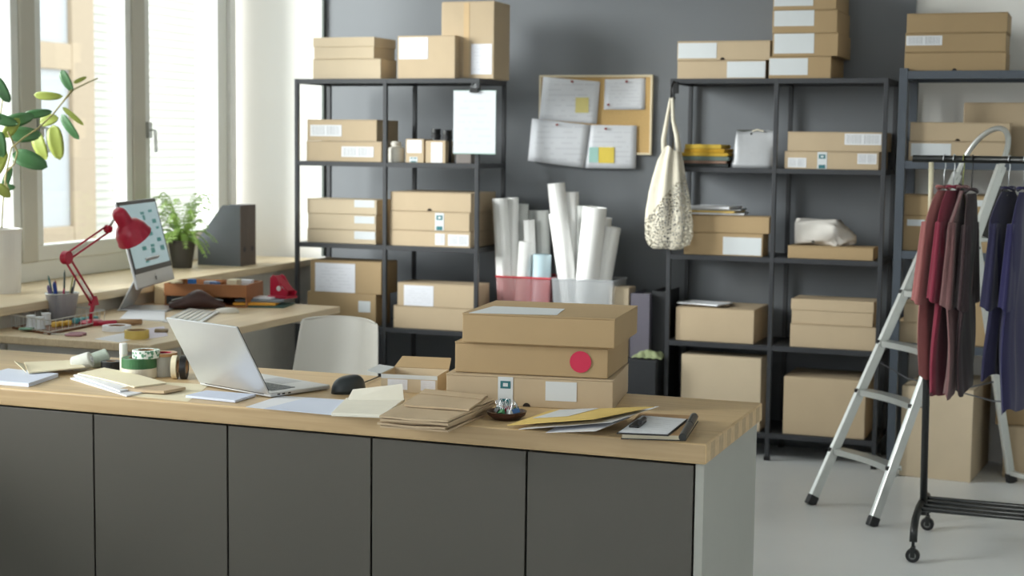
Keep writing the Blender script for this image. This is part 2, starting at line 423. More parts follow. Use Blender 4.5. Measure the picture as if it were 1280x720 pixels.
# ================================================================== CARTONS
def mark(kind, body, w, d, a, b, z0, z1, face='front', lab=None):
    """something stuck on a box face, local coordinates of the box"""
    T = .0012
    if face == 'front': bx = (a, b, -d/2-T, -d/2-.0001, z0, z1)
    else: bx = (w/2+.0001, w/2+T, a, b, z0, z1)
    names = {'address': ('shipping_label', 'address'), 'barcode': ('barcode_label', 'barcode'), 'plain': ('blank_label', 'plainlabel'),
             'strip': ('shipping_strip', 'plainlabel'), 'tape': ('packing_tape', 'tape'), 'ktape': ('packing_tape', 'ktape')}
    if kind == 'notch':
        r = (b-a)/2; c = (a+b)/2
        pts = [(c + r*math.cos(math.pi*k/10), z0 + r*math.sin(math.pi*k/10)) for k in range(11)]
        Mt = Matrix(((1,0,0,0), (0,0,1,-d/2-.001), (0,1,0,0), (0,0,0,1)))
        return obj('thumb_notch_shade', MB().prism(pts, 0, .0009, Mt), 'hole', body)  # dark half-disc on the face paints the notch's shade, nothing is cut
    n, m = names[kind]
    o = obj(n, MB().box(*bx), m, body)
    if kind == 'strip':
        mm = MB(); zc = z1
        h = z1-z0; wd = b-a
        for f in ((.60, .86), (.02, .24)):
            mm.box(a+wd*.16, b-wd*.16, -d/2-T-.0008, -d/2-T, z0+h*f[0], z0+h*f[1])
        i = obj('printed_icon', mm, 'teal', o)
        mm = MB().box(a+wd*.34, b-wd*.34, -d/2-T-.0012, -d/2-T-.0008, z0+h*.67, z0+h*.79)
        obj('printed_square', mm, 'plainlabel', o)
    return o

def carton(label, x, y, z, w, d, h, rz=0, style='mailer', m='kraft', group=None, marks=()):
    """x,y = front left bottom corner in world; marks in fractions of the front face or local metres"""
    c, s = math.cos(rz), math.sin(rz)
    cx, cy = x + (w/2)*c - (d/2)*s, y + (w/2)*s + (d/2)*c
    t = thing('cardboard_box', label, 'box', (cx, cy, z), rz, group)
    mm = M[m] if isinstance(m, str) else m
    if style == 'mailer':
        body = obj('body', MB().box(-w/2, w/2, -d/2, d/2, 0, h-.004), mm, t, bevel=.0025)
        obj('lid', MB().box(-w/2-.001, w/2+.001, -d/2-.001, d/2, h-.0038, h), mm, t, bevel=.0012)
    elif style == 'lidded':                  # telescoping lid, a third of the height
        obj('body', MB().box(-w/2+.004, w/2-.004, -d/2+.004, d/2-.004, 0, h-.01), mm, t, bevel=.002)
        obj('lid', MB().box(-w/2, w/2, -d/2, d/2, h*.55, h), mm, t, bevel=.003)
    elif style == 'taped':
        obj('body', MB().box(-w/2, w/2, -d/2, d/2, 0, h-.003), mm, t, bevel=.003)
        fl = MB().box(-w/2, w/2, -d/2, -.001, h-.003, h).box(-w/2, w/2, .001, d/2, h-.003, h)
        obj('flap', fl, mm, t, bevel=.001)
        k = MB().box(-w/2-.0008, w/2+.0008, -.025, .025, h, h+.0008).box(w/2, w/2+.0008, -.025, .025, h-.06, h)
        obj('packing_tape', k, 'tape', t)
    elif style == 'plain':
        obj('body', MB().box(-w/2, w/2, -d/2, d/2, 0, h), mm, t, bevel=.003)
        obj('flap', MB().box(-w/2+.002, w/2-.002, -d/2+.002, -.001, h, h+.003).box(-w/2+.002, w/2-.002, .001, d/2-.002, h, h+.003), mm, t, bevel=.001)
    for k in marks:
        kind, a, b, z0, z1 = k[:5]
        mark(kind, t, w, d, -w/2 + a*w, -w/2 + b*w, z0*h, z1*h)
    return t

def shelfbox(label, Y, zb, px0, px1, pyt, side=None, d=None, style='mailer', m='kraft', marks=(), rz=0, group=None, h=None):
    """front face on plane y=Y from pixel px0 to px1, top edge at pixel pyt, standing on height zb"""
    ym = pyt
    x0 = at(px0, pyt, Y=Y).x; x1 = at(px1, pyt, Y=Y).x
    zt = at((px0+px1)/2, pyt, Y=Y).z
    h = h or zt - zb; w = x1 - x0
    if side: d = at(side, pyt, X=x1).y - Y
    d = max(.12, min(d, .40 if zb > 1.7 else .338))
    mk = []
    for k in marks:
        kind, a, b, y0, y1 = k
        fa = (at(a, y0, Y=Y).x - x0)/w; fb = (at(b, y0, Y=Y).x - x0)/w
        z1 = (at(a, y0, Y=Y).z - zb)/h; z0 = (at(a, y1, Y=Y).z - zb)/h
        if kind == 'notch': z1 = 1; z0 = max(0, z0)
        mk.append((kind, max(0, fa), min(1, fb), max(.02, z0), min(.99, z1)))
    # turn about the front left corner
    return carton(label, x0, Y, zb, w, d, h, rz, style, m, group, mk), h

def stack(Y, zb, specs):
    z = zb
    for s in specs:
        _, h = shelfbox(s[0], Y, z, *s[1:5], **s[5] if len(s) > 5 else {})
        z += h + .001
    return z
YL, YR = LY + .012, RY + .012
G = dict(group=None)
# ---- left rack, top
stack(YL+.01, ZT[0], [
 ('wide kraft box, lower of two at the left end atop the left shelving', 391, 476, 73.5, 496, dict(m='kraft2')),
 ('wide kraft box, upper of two at the left end atop the left shelving', 391, 468, 46.5, 495, dict(m='kraft2', style='lidded'))])
stack(YL, ZT[0], [('kraft carton with large address label in the middle atop the left shelving', 497, 569, 44.5, 588, dict(style='taped', marks=[('address', 499, 535, 47, 74)]))])
stack(YL+.06, ZT[0], [('tall taped carton standing at the right end atop the left shelving', 552, 618, 2.5, None, dict(d=.22, style='plain', marks=[('tape', 580, 587, 3, 97), ('address', 589, 615, 55, 93)]))])
# ---- left rack, second shelf
stack(YL, ZT[1], [
 ('long kraft box, lower of the barcoded pair left of the white jar', 383, 477, 176.5, 497, dict(m='kraft', marks=[('barcode', 427, 467, 183, 196)])),
 ('long kraft box, upper of the barcoded pair left of the white jar', 384, 471, 149.5, 498, dict(m='kraft', marks=[('barcode', 388, 427, 156, 170)]))])
stack(YL+.02, ZT[1], [('small carton with printed label right of the white jar', 507, 530, 174.5, None, dict(d=.08, style='plain', marks=[('address', 509, 527, 175, 191), ('strip', 512, 522, 196, 204)]))])
stack(YL+.02, ZT[1], [('small carton with printed label beneath the black camera lenses', 532, 557, 176.5, None, dict(d=.11, style='plain', marks=[('address', 539, 553, 178, 203)]))])
stack(YL+.03, ZT[1], [('small grey cardboard box low behind the hanging clipboard', 570, 589, 190, None, dict(d=.09, style='plain', m=P('grey board', (120, 112, 108))))])
j = thing('lidded_jar', 'white jar with lid at the left of the small cartons', 'jar', (*at(495, 203, Y=YL+.06).xy, ZT[1]), 0)
obj('body', MB().lathe([(0,0),(.042,0),(.044,.01),(.044,.07),(.034,.078),(0,.07)]), 'white_pl', j, smooth=False, bevel=.002)
obj('lid', MB().lathe([(0,.0785),(.027,.0785),(.027,.096),(.02,.106),(0,.106)]), 'white_pl', j)
zc = ZT[1] + (at(545, 176, Y=YL+.02).z - ZT[1]) + .005
for q, nm in ((545, 'black camera lens on small carton, the left of two'), (559, 'black camera lens at the right, beside the hanging clipboard')):
    p = at(q, 176, Y=YL+.075); 
    l = thing('camera_lens', nm, 'lens', (p.x, YL+.075, zc if q < 550 else ZT[1]), 0)
    b0 = 0 if q < 550 else zc-ZT[1]-.006
    obj('barrel', MB().lathe([(0,0),(.022,0),(.022,b0+.03),(.024,b0+.034),(.024,b0+.055),(.02,b0+.055),(.018,b0+.045),(0,b0+.045)]), 'black', l)
    obj('focus_ring', MB().lathe([(.0225,b0+.012),(.0245,b0+.012),(.0245,b0+.026),(.0225,b0+.026),(.0225,b0+.012)]), P('rubber', (44,44,46), rough=.8), l)
# ---- third shelf
mk = lambda y: [('barcode', 443, 468, y, y+9)]
stack(YL+.005, ZT[2], [
 ('flat kraft box, bottom of the three equal flat boxes on the left shelving', 384, 470, 287, 489, dict(m='kraft2', marks=[('plain', 443, 469, 289, 299)])),
 ('flat kraft box, middle of the three equal flat boxes on the left shelving', 385, 470, 267.5, 489, dict(m='kraft2', marks=[('plain', 443, 468, 270, 279)])),
 ('flat kraft box, topmost of the three equal flat boxes on the left shelving', 384, 471, 249, 489, dict(m='kraft2', marks=[('plain', 443, 468, 250, 259)]))])
stack(YL-.002, ZT[2], [
 ('wide kraft box with two barcode labels below the box with teal strip', 486.5, 588, 288.5, 619, dict(marks=[('barcode', 544, 556, 292, 306), ('barcode', 560, 586, 293, 307)])),
 ('wide kraft box with teal strip, middle of three on the left shelving', 487, 587, 264.5, 618, dict(marks=[('strip', 544, 555, 266, 288)])),
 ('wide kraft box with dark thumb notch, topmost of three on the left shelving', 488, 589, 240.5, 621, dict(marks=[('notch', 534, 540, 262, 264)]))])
# ---- fourth shelf
stack(YL, ZT[3], [
 ('brown carton with small square label on the left shelving behind the chair', 384, 470, 366.5, 488, dict(m='kraft3', style='plain', marks=[('plain', 448, 463, 376, 390)])),
 ('carton with a large address label on top of the brown carton behind the chair', 388, 477, 327, 497, dict(m='kraft3', style='plain', marks=[('address', 394, 444, 328, 365)]))])
stack(YL, ZT[3], [
 ('unlabelled kraft box, lower of the pair right of the white chair', 492, 588, 384, 612, dict()),
 ('kraft box with square address label, upper of the pair right of the chair', 497, 595, 355, 612, dict(marks=[('address', 505, 542, 356, 382)]))])
# ---- right rack, top
stack(YR, ZT[0], [
 ('wide kraft box with label at its right, lower of two above the net bag', 847, 957, 75.5, None, dict(d=.3, marks=[('plain', 909, 957, 77, 97)])),
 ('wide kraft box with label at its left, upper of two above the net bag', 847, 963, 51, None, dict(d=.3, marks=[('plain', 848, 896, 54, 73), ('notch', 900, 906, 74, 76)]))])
stack(YR, ZT[0], [
 ('labelled kraft box, bottom of the tall stack atop the right shelving', 961.5, 1039, 70.5, 1056, dict(m='kraft3', marks=[('plain', 962, 1010, 73, 94)])),
 ('labelled kraft box, second from the bottom of the stack atop the right shelving', 966, 1048, 41.5, 1064, dict(m='kraft3', marks=[('plain', 968, 1018, 42, 67)])),
 ('labelled kraft box, second from the top of the stack atop the right shelving', 966, 1047, 12.5, 1066, dict(m='kraft3', marks=[('plain', 968, 1018, 13, 33)])),
 ('labelled kraft box cut by the top of the photo above the right shelving', 967, 1046, -16, 1065, dict(m='kraft3', marks=[('plain', 968, 1017, -12, 8)]))])
# ---- right rack second shelf
stack(YR, ZT[1], [
 ('long kraft box with teal strip and two barcodes right of the silver pouch', 981, 1099, 189.5, 1110, dict(marks=[('barcode', 985, 1008, 197, 209), ('barcode', 1072, 1096, 192, 205), ('strip', 1022, 1034, 190, 212)])),
 ('long kraft box with one wide barcode label right of the silver pouch', 985, 1103, 165, 1116, dict(marks=[('barcode', 1056, 1102, 167, 181)]))])
# ---- third
stack(YR, ZT[2], [
 ('kraft box with white label under the box carrying envelopes, right shelving', 855, 954, 291, 961, dict(m='kraft3', marks=[('plain', 904, 952, 296, 318)])),
 ('kraft box carrying a small pile of envelopes on the right shelving', 862, 962, 270, 966, dict(m='kraft3'))])
stack(YR, ZT[2], [('flat kraft box beneath the white wrapped parcel', 985, 1092, 308.5, 1098, dict(m='kraft3'))])
# ---- fourth
stack(YR, ZT[3], [('broad kraft carton with papers on its lid, fourth shelf of the right unit', 845, 943, 386.5, 961, dict(m='kraft', style='plain'))])
stack(YR, ZT[3], [
 ('plain kraft box, lower of the pair on the fourth shelf of the right unit', 988, 1096, 407, 1101, dict()),
 ('plain kraft box, upper of the pair on the fourth shelf of the right unit', 989, 1093, 375.5, 1100, dict(style='lidded'))])
# ---- bottom
stack(YR, ZT[4], [("large kraft carton on the right shelving just behind the counter's right end", 852, 952, 446, 960, dict(m='kraft2', style='plain'))])
stack(YR, ZT[4], [('large kraft carton on the bottom shelf behind the stepladder foot', 980, 1083, 474, 1094, dict(m='kraft', style='plain'))])
# ---- third rack
Y3F = Y3 + .022
stack(Y3F, ZT3[0], [
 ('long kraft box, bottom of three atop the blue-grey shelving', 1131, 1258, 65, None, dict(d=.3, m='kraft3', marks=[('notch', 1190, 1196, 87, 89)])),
 ('long kraft box with barcode label, middle of three atop the blue-grey shelving', 1132, 1258, 41, None, dict(d=.3, m='kraft3', marks=[('barcode', 1133, 1178, 45, 57)])),
 ('long kraft box, topmost of three atop the blue-grey shelving', 1134, 1260, 16, None, dict(d=.3, m='kraft3'))])
stack(Y3F, ZT3[1], [
 ('long kraft box with white label behind the clothes rail bar', 1136, 1262, 177, None, dict(d=.12, m='kraft', marks=[('plain', 1139, 1189, 179, 195)])),
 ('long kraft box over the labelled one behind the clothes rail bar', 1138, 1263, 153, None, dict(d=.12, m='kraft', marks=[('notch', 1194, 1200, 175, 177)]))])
stack(Y3F+.15, ZT3[1], [('tall kraft carton behind the stepladder hoop', 1205, 1330, 129, None, dict(d=.2, m='kraft', style='plain'))])
stack(Y3F, ZT3[2], [
 ('kraft box with small label left on the third shelf of the blue-grey unit', 1126, 1216, 270, None, dict(d=.3, m='kraft3', marks=[('plain', 1134, 1156, 274, 282)])),
 ('kraft box laid over the labelled one behind the clothes rail post', 1123, 1212, 245, None, dict(d=.3, m='kraft3'))])
stack(Y3F, ZT3[2], [('kraft box with small label between stepladder and purple clothes', 1217, 1330, 274, None, dict(d=.3, m='kraft3')),
 ('kraft box on top between stepladder and purple clothes', 1217, 1325, 246, None, dict(d=.3, m='kraft3', marks=[('plain', 1218, 1232, 250, 258)]))])
stack(Y3F, ZT3[3], [
 ('kraft box, lower of the pair behind the stepladder rungs', 1122, 1215, 404, None, dict(d=.3, m='kraft')),
 ('kraft box, upper of the pair behind the stepladder rungs', 1130, 1220, 380, None, dict(d=.3, m='kraft'))])
stack(Y3F, ZT3[3], [('tall brown carton behind the hanging purple clothes', 1222, 1330, 330, None, dict(d=.3, m='kraft3', style='plain'))])
# big boxes on the floor
carton('large square kraft box on the floor beneath the hanging maroon clothes', -.802, 7.2, 0, .318, .50, .415, R(-5), 'plain', 'kraft2')
carton('low kraft box on the floor at the right edge of the photo', -.36, 7.36, 0, .5, .3, .235, 0, 'plain', 'kraft')
carton('brown box resting on the low kraft box at the right edge of the photo', -.40, 7.38, .2385, .5, .3, .20, 0, 'plain', 'kraft3')
# ================================================================== BETWEEN THE RACKS
bench = thing('low_cabinet', 'low dark cabinet between the two black shelving units', 'cabinet', (-2.41, 7.45, 0))
obj('body', MB().box(-.44, .44, -.2, .22, .03, .455), P('charcoal laminate', (44, 46, 50), rough=.5), bench, bevel=.003)
obj('door', MB().box(-.438, -.003, -.216, -.201, .04, .45), P('charcoal laminate', (44,46,50)), bench, bevel=.002)
obj('door', MB().box(.003, .438, -.216, -.201, .04, .45), P('charcoal laminate', (44,46,50)), bench, bevel=.002)
obj('plinth', MB().box(-.42, .42, -.17, .2, 0, .03), 'black', bench)
BZ = .456
bin_red = P('translucent red plastic', (200, 132, 134), rough=.3, alpha=.42, var=.02); bin_grey = P('translucent grey plastic', (196, 200, 204), rough=.3, alpha=.38, var=.02)
rim_red = P('red rim', (200, 60, 70), rough=.35)
def wastebin(label, xa, xb, m, mr, h=.375):
    cx = (xa+xb)/2; w = (xb-xa)/2; t = thing('storage_bin', label, 'bin', (cx, 7.37, BZ))
    d = .115; k = .86
    def ring(s, z): return [(-w*s, -d*s, z), (w*s, -d*s, z), (w*s, d*s, z), (-w*s, d*s, z)]
    a, b = ring(k, .004), ring(1, h); ai, bi = ring(k-.02, .008), ring(.985, h)
    mb = MB()
    mb._add(a+b+ai+bi, [(0,1,5,4),(1,2,6,5),(2,3,7,6),(3,0,4,7),(3,2,1,0),(8,12,13,9),(9,13,14,10),(10,14,15,11),(11,15,12,8),(8,9,10,11),(4,5,13,12),(5,6,14,13),(6,7,15,14),(7,4,12,15)])
    obj('body', mb, m, t, bevel=.004)
    obj('rim', MB().tube([(-w, -d, h), (w, -d, h), (w, d, h), (-w, d, h)], .005, 8, closed=True), mr, t)
    return t
xr0, xr1 = at(620.5, 347, Y=7.26).x, at(688, 349, Y=7.26).x
xg0, xg1 = at(690, 349, Y=7.26).x, at(767, 352, Y=7.26).x
HB = at(655, 347, Y=7.26).z - BZ
wastebin('translucent red bin full of paper rolls', xr0, xr1, bin_red, rim_red, HB)
wastebin('translucent grey bin full of paper rolls', xg0, xg1, bin_grey, bin_grey, HB)
def roll(label, top, rim, wpx, Y, m='roll', Yt=None):
    T = at(*top, Y=Yt or Y); B0 = at(rim[0], rim[1], Y=Y)
    dirn = (T - B0)
    k = (BZ + .02 - B0.z)/dirn.z
    Bt = B0 + dirn*k
    # keep the lower end inside the bin
    r = wpx*1.14/2/257
    L = (T - Bt).length
    q = (T - Bt).to_track_quat('Z', 'Y')
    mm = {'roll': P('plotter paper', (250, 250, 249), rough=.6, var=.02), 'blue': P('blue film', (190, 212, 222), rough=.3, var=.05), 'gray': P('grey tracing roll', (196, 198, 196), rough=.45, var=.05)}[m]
    t = MB(); n = 28
    # spiral sheet: outer tube with one loose edge and an inner wind
    pts = []
    for i in range(n*2+1):
        a = 2*math.pi*i/n; rr = r*(1 - .10*i/(n*2))
        pts.append((rr*math.cos(a), rr*math.sin(a)))
    def f(u, v):
        i = int(round(u*(len(pts)-1))); x, y = pts[i]; return Vector((x, y, v*L))
    t.grid(f, len(pts), 2)
    o = obj('paper_roll', t, mm, None, loc=Bt, rot=q.to_euler(), smooth=True, solid=.0012)
    tag(o, label, 'paper roll')
    return o
roll('tall white paper roll at the far left of the red bin', (625, 248), (630, 347), 18, 7.32)
roll('white paper roll second from the left in the red bin', (641, 247), (642, 347), 13, 7.36)
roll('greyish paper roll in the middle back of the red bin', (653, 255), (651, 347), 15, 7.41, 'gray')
roll('narrow roll behind the short glossy one in the red bin', (661, 275), (664, 347), 13, 7.36)
roll('white paper roll between the left pair and the narrow one in the red bin', (635, 252), (637, 347), 12, 7.45)
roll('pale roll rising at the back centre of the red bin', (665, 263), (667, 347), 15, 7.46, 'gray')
roll('short glossy white paper roll at the front of the red bin', (658, 302), (655, 347), 17, 7.30)
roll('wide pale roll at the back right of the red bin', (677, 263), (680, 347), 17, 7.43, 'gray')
roll('short pale blue roll at the front right of the red bin', (678, 318), (677, 347), 21, 7.31, 'blue')
roll('tallest white paper roll leaning left in the grey bin', (695, 229), (706, 347), 20, 7.41)
roll('white paper roll right behind the tallest one in the grey bin', (714, 240), (716, 347), 17, 7.45)
roll('broad white paper roll at the front left of the grey bin', (697, 266), (709, 347), 21, 7.31)
roll('broad white paper roll at the front middle of the grey bin', (744, 259), (735, 347), 27, 7.32)
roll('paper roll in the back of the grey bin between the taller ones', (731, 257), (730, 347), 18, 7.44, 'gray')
roll('white paper roll at the back right of the grey bin behind the leaning one', (757, 272), (748, 347), 15, 7.45)
roll('paper roll leaning right at the right end of the grey bin', (766, 284), (755, 347), 19, 7.37)
# things right of the bins
x0, x1 = at(761, 380, Y=7.30).x, at(786, 380, Y=7.30).x
carton('slim upright kraft carton right of the grey bin', x0, 7.30, BZ, x1-x0, .12, at(773, 360, Y=7.30).z-BZ, 0, 'plain', 'kraft2')
def binder(label, xa, xb, Y, ytop, col, m2=None):
    a, b = at(xa, 390, Y=Y).x, at(xb, 390, Y=Y).x; h = at((xa+xb)/2, ytop, Y=Y).z - BZ
    t = thing('ring_binder', label, 'binder', ((a+b)/2, Y, BZ)); w = (b-a)/2
    m = P('binder ' + label[:12], col, rough=.6)
    obj('cover', MB().box(-w, -w+.004, 0, .26, 0, h).box(w-.004, w, 0, .26, 0, h).box(-w+.0041, w-.0041, 0, .004, 0, h), m, t, bevel=.001)
    obj('pages', MB().box(-w+.006, w-.006, .006, .25, .01, h-.02), 'paper', t)
binder('purple-grey upright binder right of the slim kraft carton', 788, 812, 7.29, 367, (96, 92, 104))
binder('black upright binder next to the right shelving post', 814, 832, 7.33, 364, (26, 28, 32))
# green cloth
p0 = at(810, 449, Z=BZ)
cl = MB()
def cf(u, v):
    x = (u-.5)*.15; y = (v-.5)*.14
    e = max(0, 1 - (abs(u-.5)*2)**2.2)*max(0, 1-(abs(v-.5)*2)**2)
    return Vector((x, y, .004 + .05*e*(.7+.3*math.sin(u*8+v*5)*math.sin(v*7+1)) + .006*abs(math.sin(u*13+v*6))))
cl.grid(cf, 24, 18)
o = obj('folded_cloth', cl, P('pale green cloth', (150, 160, 120), rough=.9, var=.25, vscale=30, bump=.4), None, loc=(at(812, 440, Y=7.30).x, 7.315, BZ), smooth=True, solid=.004)
tag(o, 'crumpled pale green cloth on the low dark cabinet', 'cloth')

# ================================================================== CORKBOARD
CY = BWY-.031
a, b = at(674, 94, Y=CY-.02), at(814, 194, Y=CY-.02)
cb = thing('corkboard', 'cork notice board on the slate wall', 'notice board', ((a.x+b.x)/2, CY, (a.z+b.z)/2))
w, h = (b.x-a.x)/2, (a.z-b.z)/2
obj('cork_panel', MB().box(-w+.01, w-.01, -.012, 0, -h+.01, h-.01), 'cork', cb)
obj('frame', MB().box(-w, w, -.02, 0, h-.012, h).box(-w, w, -.02, 0, -h, -h+.012).box(-w, -w+.012, -.02, 0, -h+.012, h-.012).box(w-.012, w, -.02, 0, -h+.012, h-.012), 'framewood', cb, bevel=.002)
def pinned(label, corners, Y, pin, notes=(), m='paper', name='pinned_sheet'):
    pts = [at(x, y, Y=Y) for x, y in corners]
    c = sum(pts, Vector())/4
    loc = [p - c for p in pts]
    t = thing(name, label, 'paper', c)
    # slight curl away from the board at the lower edge
    mb = MB()
    def f(u, v):
        top = loc[0].lerp(loc[1], u); bot = loc[3].lerp(loc[2], u); p = top.lerp(bot, v)
        p.y -= .003*v*v + .001*math.sin(u*math.pi)*v
        return p
    mb.grid(f, 8, 8)
    obj('sheet', mb, m if isinstance(m, str) else m, t, smooth=True, solid=.0008)
    for (px, py) in pin:
        q = at(px, py, Y=Y) - c
        pb = MB().lathe([(0,0),(.006,0),(.004,.004),(.004,.01),(.006,.013),(0,.014)], 10, Mx=Matrix.Translation((q.x, q.y-.004, q.z)) @ Matrix.Rotation(math.pi/2, 4, 'X'))
        obj('pin', pb, P('red pin', (150, 60, 60), rough=.3), t)
    for (n, x0, y0, x1, y1, mm) in notes:
        p, q = at(x0, y0, Y=Y)-c, at(x1, y1, Y=Y)-c
        y_ = -.0055
        obj('sticky_note', MB().box(p.x, q.x, y_-.001, y_, q.z, p.z), mm, t)
    return t
letter = printed('letter sheet', (226, 229, 236), (130, 130, 150), 'rows')
pinned('left upper sheet with a pale yellow sticky note, pinned to the corkboard', [(679, 96), (750, 102), (746, 155), (674, 149)], CY-.0225, [(716, 102)], [('n', 720, 122, 736, 141, P('faded sticky note', (226, 214, 140)))], letter)
pinned('small printed sheet at the upper right of the corkboard', [(756, 99), (807, 97.5), (806, 137), (755, 137)], CY-.0135, [(784, 102), (761, 131)], (), letter)
pinned('blank sheet hanging off the lower left of the corkboard', [(665, 148), (737, 156), (730, 210), (660, 201)], CY-.0255, [(697, 156)], (), letter)
pinned('sheet with yellow and mint sticky notes at the bottom of the corkboard', [(737, 156), (796, 157), (795, 211), (730, 210)], CY-.0206, [(758, 161)], [('n', 737, 184, 748, 203, M['mint']), ('n', 749, 184, 768, 204, M['sticky'])], letter)

# ================================================================== HANGING CLIPBOARD
Yc = LY - .03
tl, br = at(567, 113, Y=Yc), at(619, 192, Y=Yc)
c = (tl+br)/2
t = thing('clipboard', 'clipboard with white sheets hanging by a binder clip from the left shelving', 'clipboard', c)
w, h = (br.x-tl.x)/2, (tl.z-br.z)/2
obj('board', MB().box(-w-.001, w+.001, .002, .006, -h-.004, h), P('pale green board', (150, 190, 176)), t, bevel=.001)
obj('sheet', MB().box(-w, w, 0, .0015, -h, h-.002), printed('list sheet', (206, 210, 217), (150, 155, 165), 'rows'), t)
cl = obj('bulldog_clip', MB().prism([(-.024, -.010), (.024, -.010), (.018, .012), (-.018, .012)], -.010, .012, Matrix.Translation((0, 0, h)) @ Matrix.Rotation(math.pi/2, 4, 'X')), 'black', t, bevel=.001)
for s in (-1, 1):
    obj('clip_wire', MB().tube([(s*.004, -.008, h-.001), (s*.015, -.012, h+.02), (s*.008, -.014, h+.034), (s*.002, -.012, h+.02), (s*.003, -.008, h)], .0013, 6), 'silver', cl)
obj('hook', MB().tube([(0, .004, h+.004), (0, .008, h+.03), (0, .025, h+.036), (0, .032, h+.028)], .0015, 6), 'silver', t)

# ================================================================== TOTE BAG
Yb = RY - .055
top = at(840, 122, Y=Yb)
t = thing('net_tote_bag', 'natural cotton net bag hanging from the corner of the right shelving', 'bag', (top.x, Yb, top.z))
def zx(px, py): p = at(px, py, Y=Yb); return p.x-top.x, p.z-top.z
prof = []
for (py, xl, xr) in [(185, 829, 850), (200, 822, 853), (220, 816, 856), (240, 811, 860), (260, 808, 863), (280, 806.5, 865), (295, 807, 865), (305, 811, 861), (310, 818, 852)]:
    (a, z), (b, _) = zx(xl, py), zx(xr, py)
    prof.append(((a+b)/2, (b-a)/2, z))
mb = MB(); n = 40; rings = []
for k, (cx, hw, z) in enumerate(prof):
    ring = []
    fold = .24 if k < 5 else .12
    for j in range(n):
        a = 2*math.pi*j/n
        rr = 1 + fold*math.sin(a*7+k*.3) + .05*math.sin(a*11)
        dy = (.028 + .02*min(1, k/5))
        ring.append(mb.bm.verts.new((cx + hw*math.cos(a)*min(1.04, rr), dy*math.sin(a)*rr, z + .012*math.sin(3*a+1)*(1 if k == 0 else .3))))
    rings.append(ring)
for A, B in zip(rings, rings[1:]):
    for j in range(n): mb.bm.faces.new((A[j], A[(j+1) % n], B[(j+1) % n], B[j]))
mb.bm.faces.new(rings[-1])
netm = mat('cotton netting', (214, 207, 190), .9, var=.08, vscale=40)
nt = netm.node_tree; tc = nt.nodes.new('ShaderNodeTexCoord'); vo = nt.nodes.new('ShaderNodeTexVoronoi'); vo.feature = 'DISTANCE_TO_EDGE'; vo.inputs['Scale'].default_value = 75
nt.links.new(tc.outputs['Object'], vo.inputs['Vector'])
sx = nt.nodes.new('ShaderNodeSeparateXYZ'); nt.links.new(tc.outputs['Object'], sx.inputs[0])
al = node_math(nt, 'MAXIMUM', node_math(nt, 'LESS_THAN', vo.outputs['Distance'], .12), node_math(nt, 'GREATER_THAN', node_math(nt, 'ADD', sx.outputs[2], node_math(nt, 'MULTIPLY', sx.outputs[0], -1.2)), -.45))
nt.links.new(al, nt.nodes['Principled BSDF'].inputs['Alpha'])
obj('net_body', mb, netm, t, smooth=True)
for s, pl in ((-1, [(838, 122), (833, 150), (829, 175), (830, 192)]), (1, [(841, 122), (842, 150), (847, 172), (849, 190)])):
    pts = []
    for (px, py) in pl:
        x, z = zx(px, py); pts.append((x, s*-.008, z))
    obj('strap', MB().tube(pts, [.007, .009, .012, .014], 10), 'cotton', t, smooth=True)
o = thing('hook_clip', 'black clip at the corner of the right shelving holding the net bag', 'hook', (top.x, Yb, top.z))
obj('hook', MB().tube([(.012, .04, .07), (.006, .0, .075), (-.004, -.012, .04), (0, -.01, -.004), (.006, .002, -.01), (.012, .012, .0)], .005, 8), 'black', o, smooth=True)
obj('jaw', MB().box(-.002, .028, .012, .02, .02, .075), 'black', o, bevel=.002)

# ================================================================== SHELF ODDS AND ENDS
# folded cloths
zz = ZT[1]; Yf = YR+.02
cols = [('dark striped', (62, 66, 66)), ('salmon', (160, 128, 112)), ('grey green', (112, 128, 122)), ('mustard', (206, 168, 60)), ('mustard', (196, 152, 44)), ('ochre', (206, 174, 70))]
zz = ZT[1]
spec = [(850, 909, 204.5, 0), (852, 908, 201, 1), (849, 910, 195.5, 2), (849, 909, 191, 3), (855, 906, 186, 4), (856, 902, 180.5, 5)]
names = ['dark striped folded cloth at the bottom of the cloth pile beside the silver pouch', 'salmon folded cloth in the pile beside the silver pouch', 'grey green folded cloth in the pile beside the silver pouch',
 'wide mustard folded cloth, lowest yellow one in the pile', 'mustard folded cloth, middle yellow one in the pile', 'small ochre folded cloth on top of the pile beside the silver pouch']
for (xa, xb, yt, k) in spec:
    a, b, tz = at(xa, yt, Y=Yf).x, at(xb, yt, Y=Yf).x, at((xa+xb)/2, yt, Y=Yf).z
    h = max(.008, tz - zz); w = (b-a)/2
    if xa < 852: a += .01
    mb = MB()
    n = 12
    prof = [(-w, 0)] + [(w - h/2 + h/2*math.sin(math.pi*i/n), h/2 - h/2*math.cos(math.pi*i/n)) for i in range(n+1)] + [(-w, h)]
    # folded slab: rounded fold at the right edge, two layers
    Mt = Matrix(((1,0,0,0), (0,0,1,0), (0,1,0,0), (0,0,0,1)))
    mb.prism(prof, 0, .2, Mt)
    o = obj('folded_cloth', mb, P('cloth ' + cols[k][0]+str(k), cols[k][1], rough=.95, var=.25, vscale=60, bump=.5, bscale=90), None, loc=((a+b)/2, Yf, zz), bevel=.003)
    tag(o, names[k], 'cloth')
    zz += h + .0006
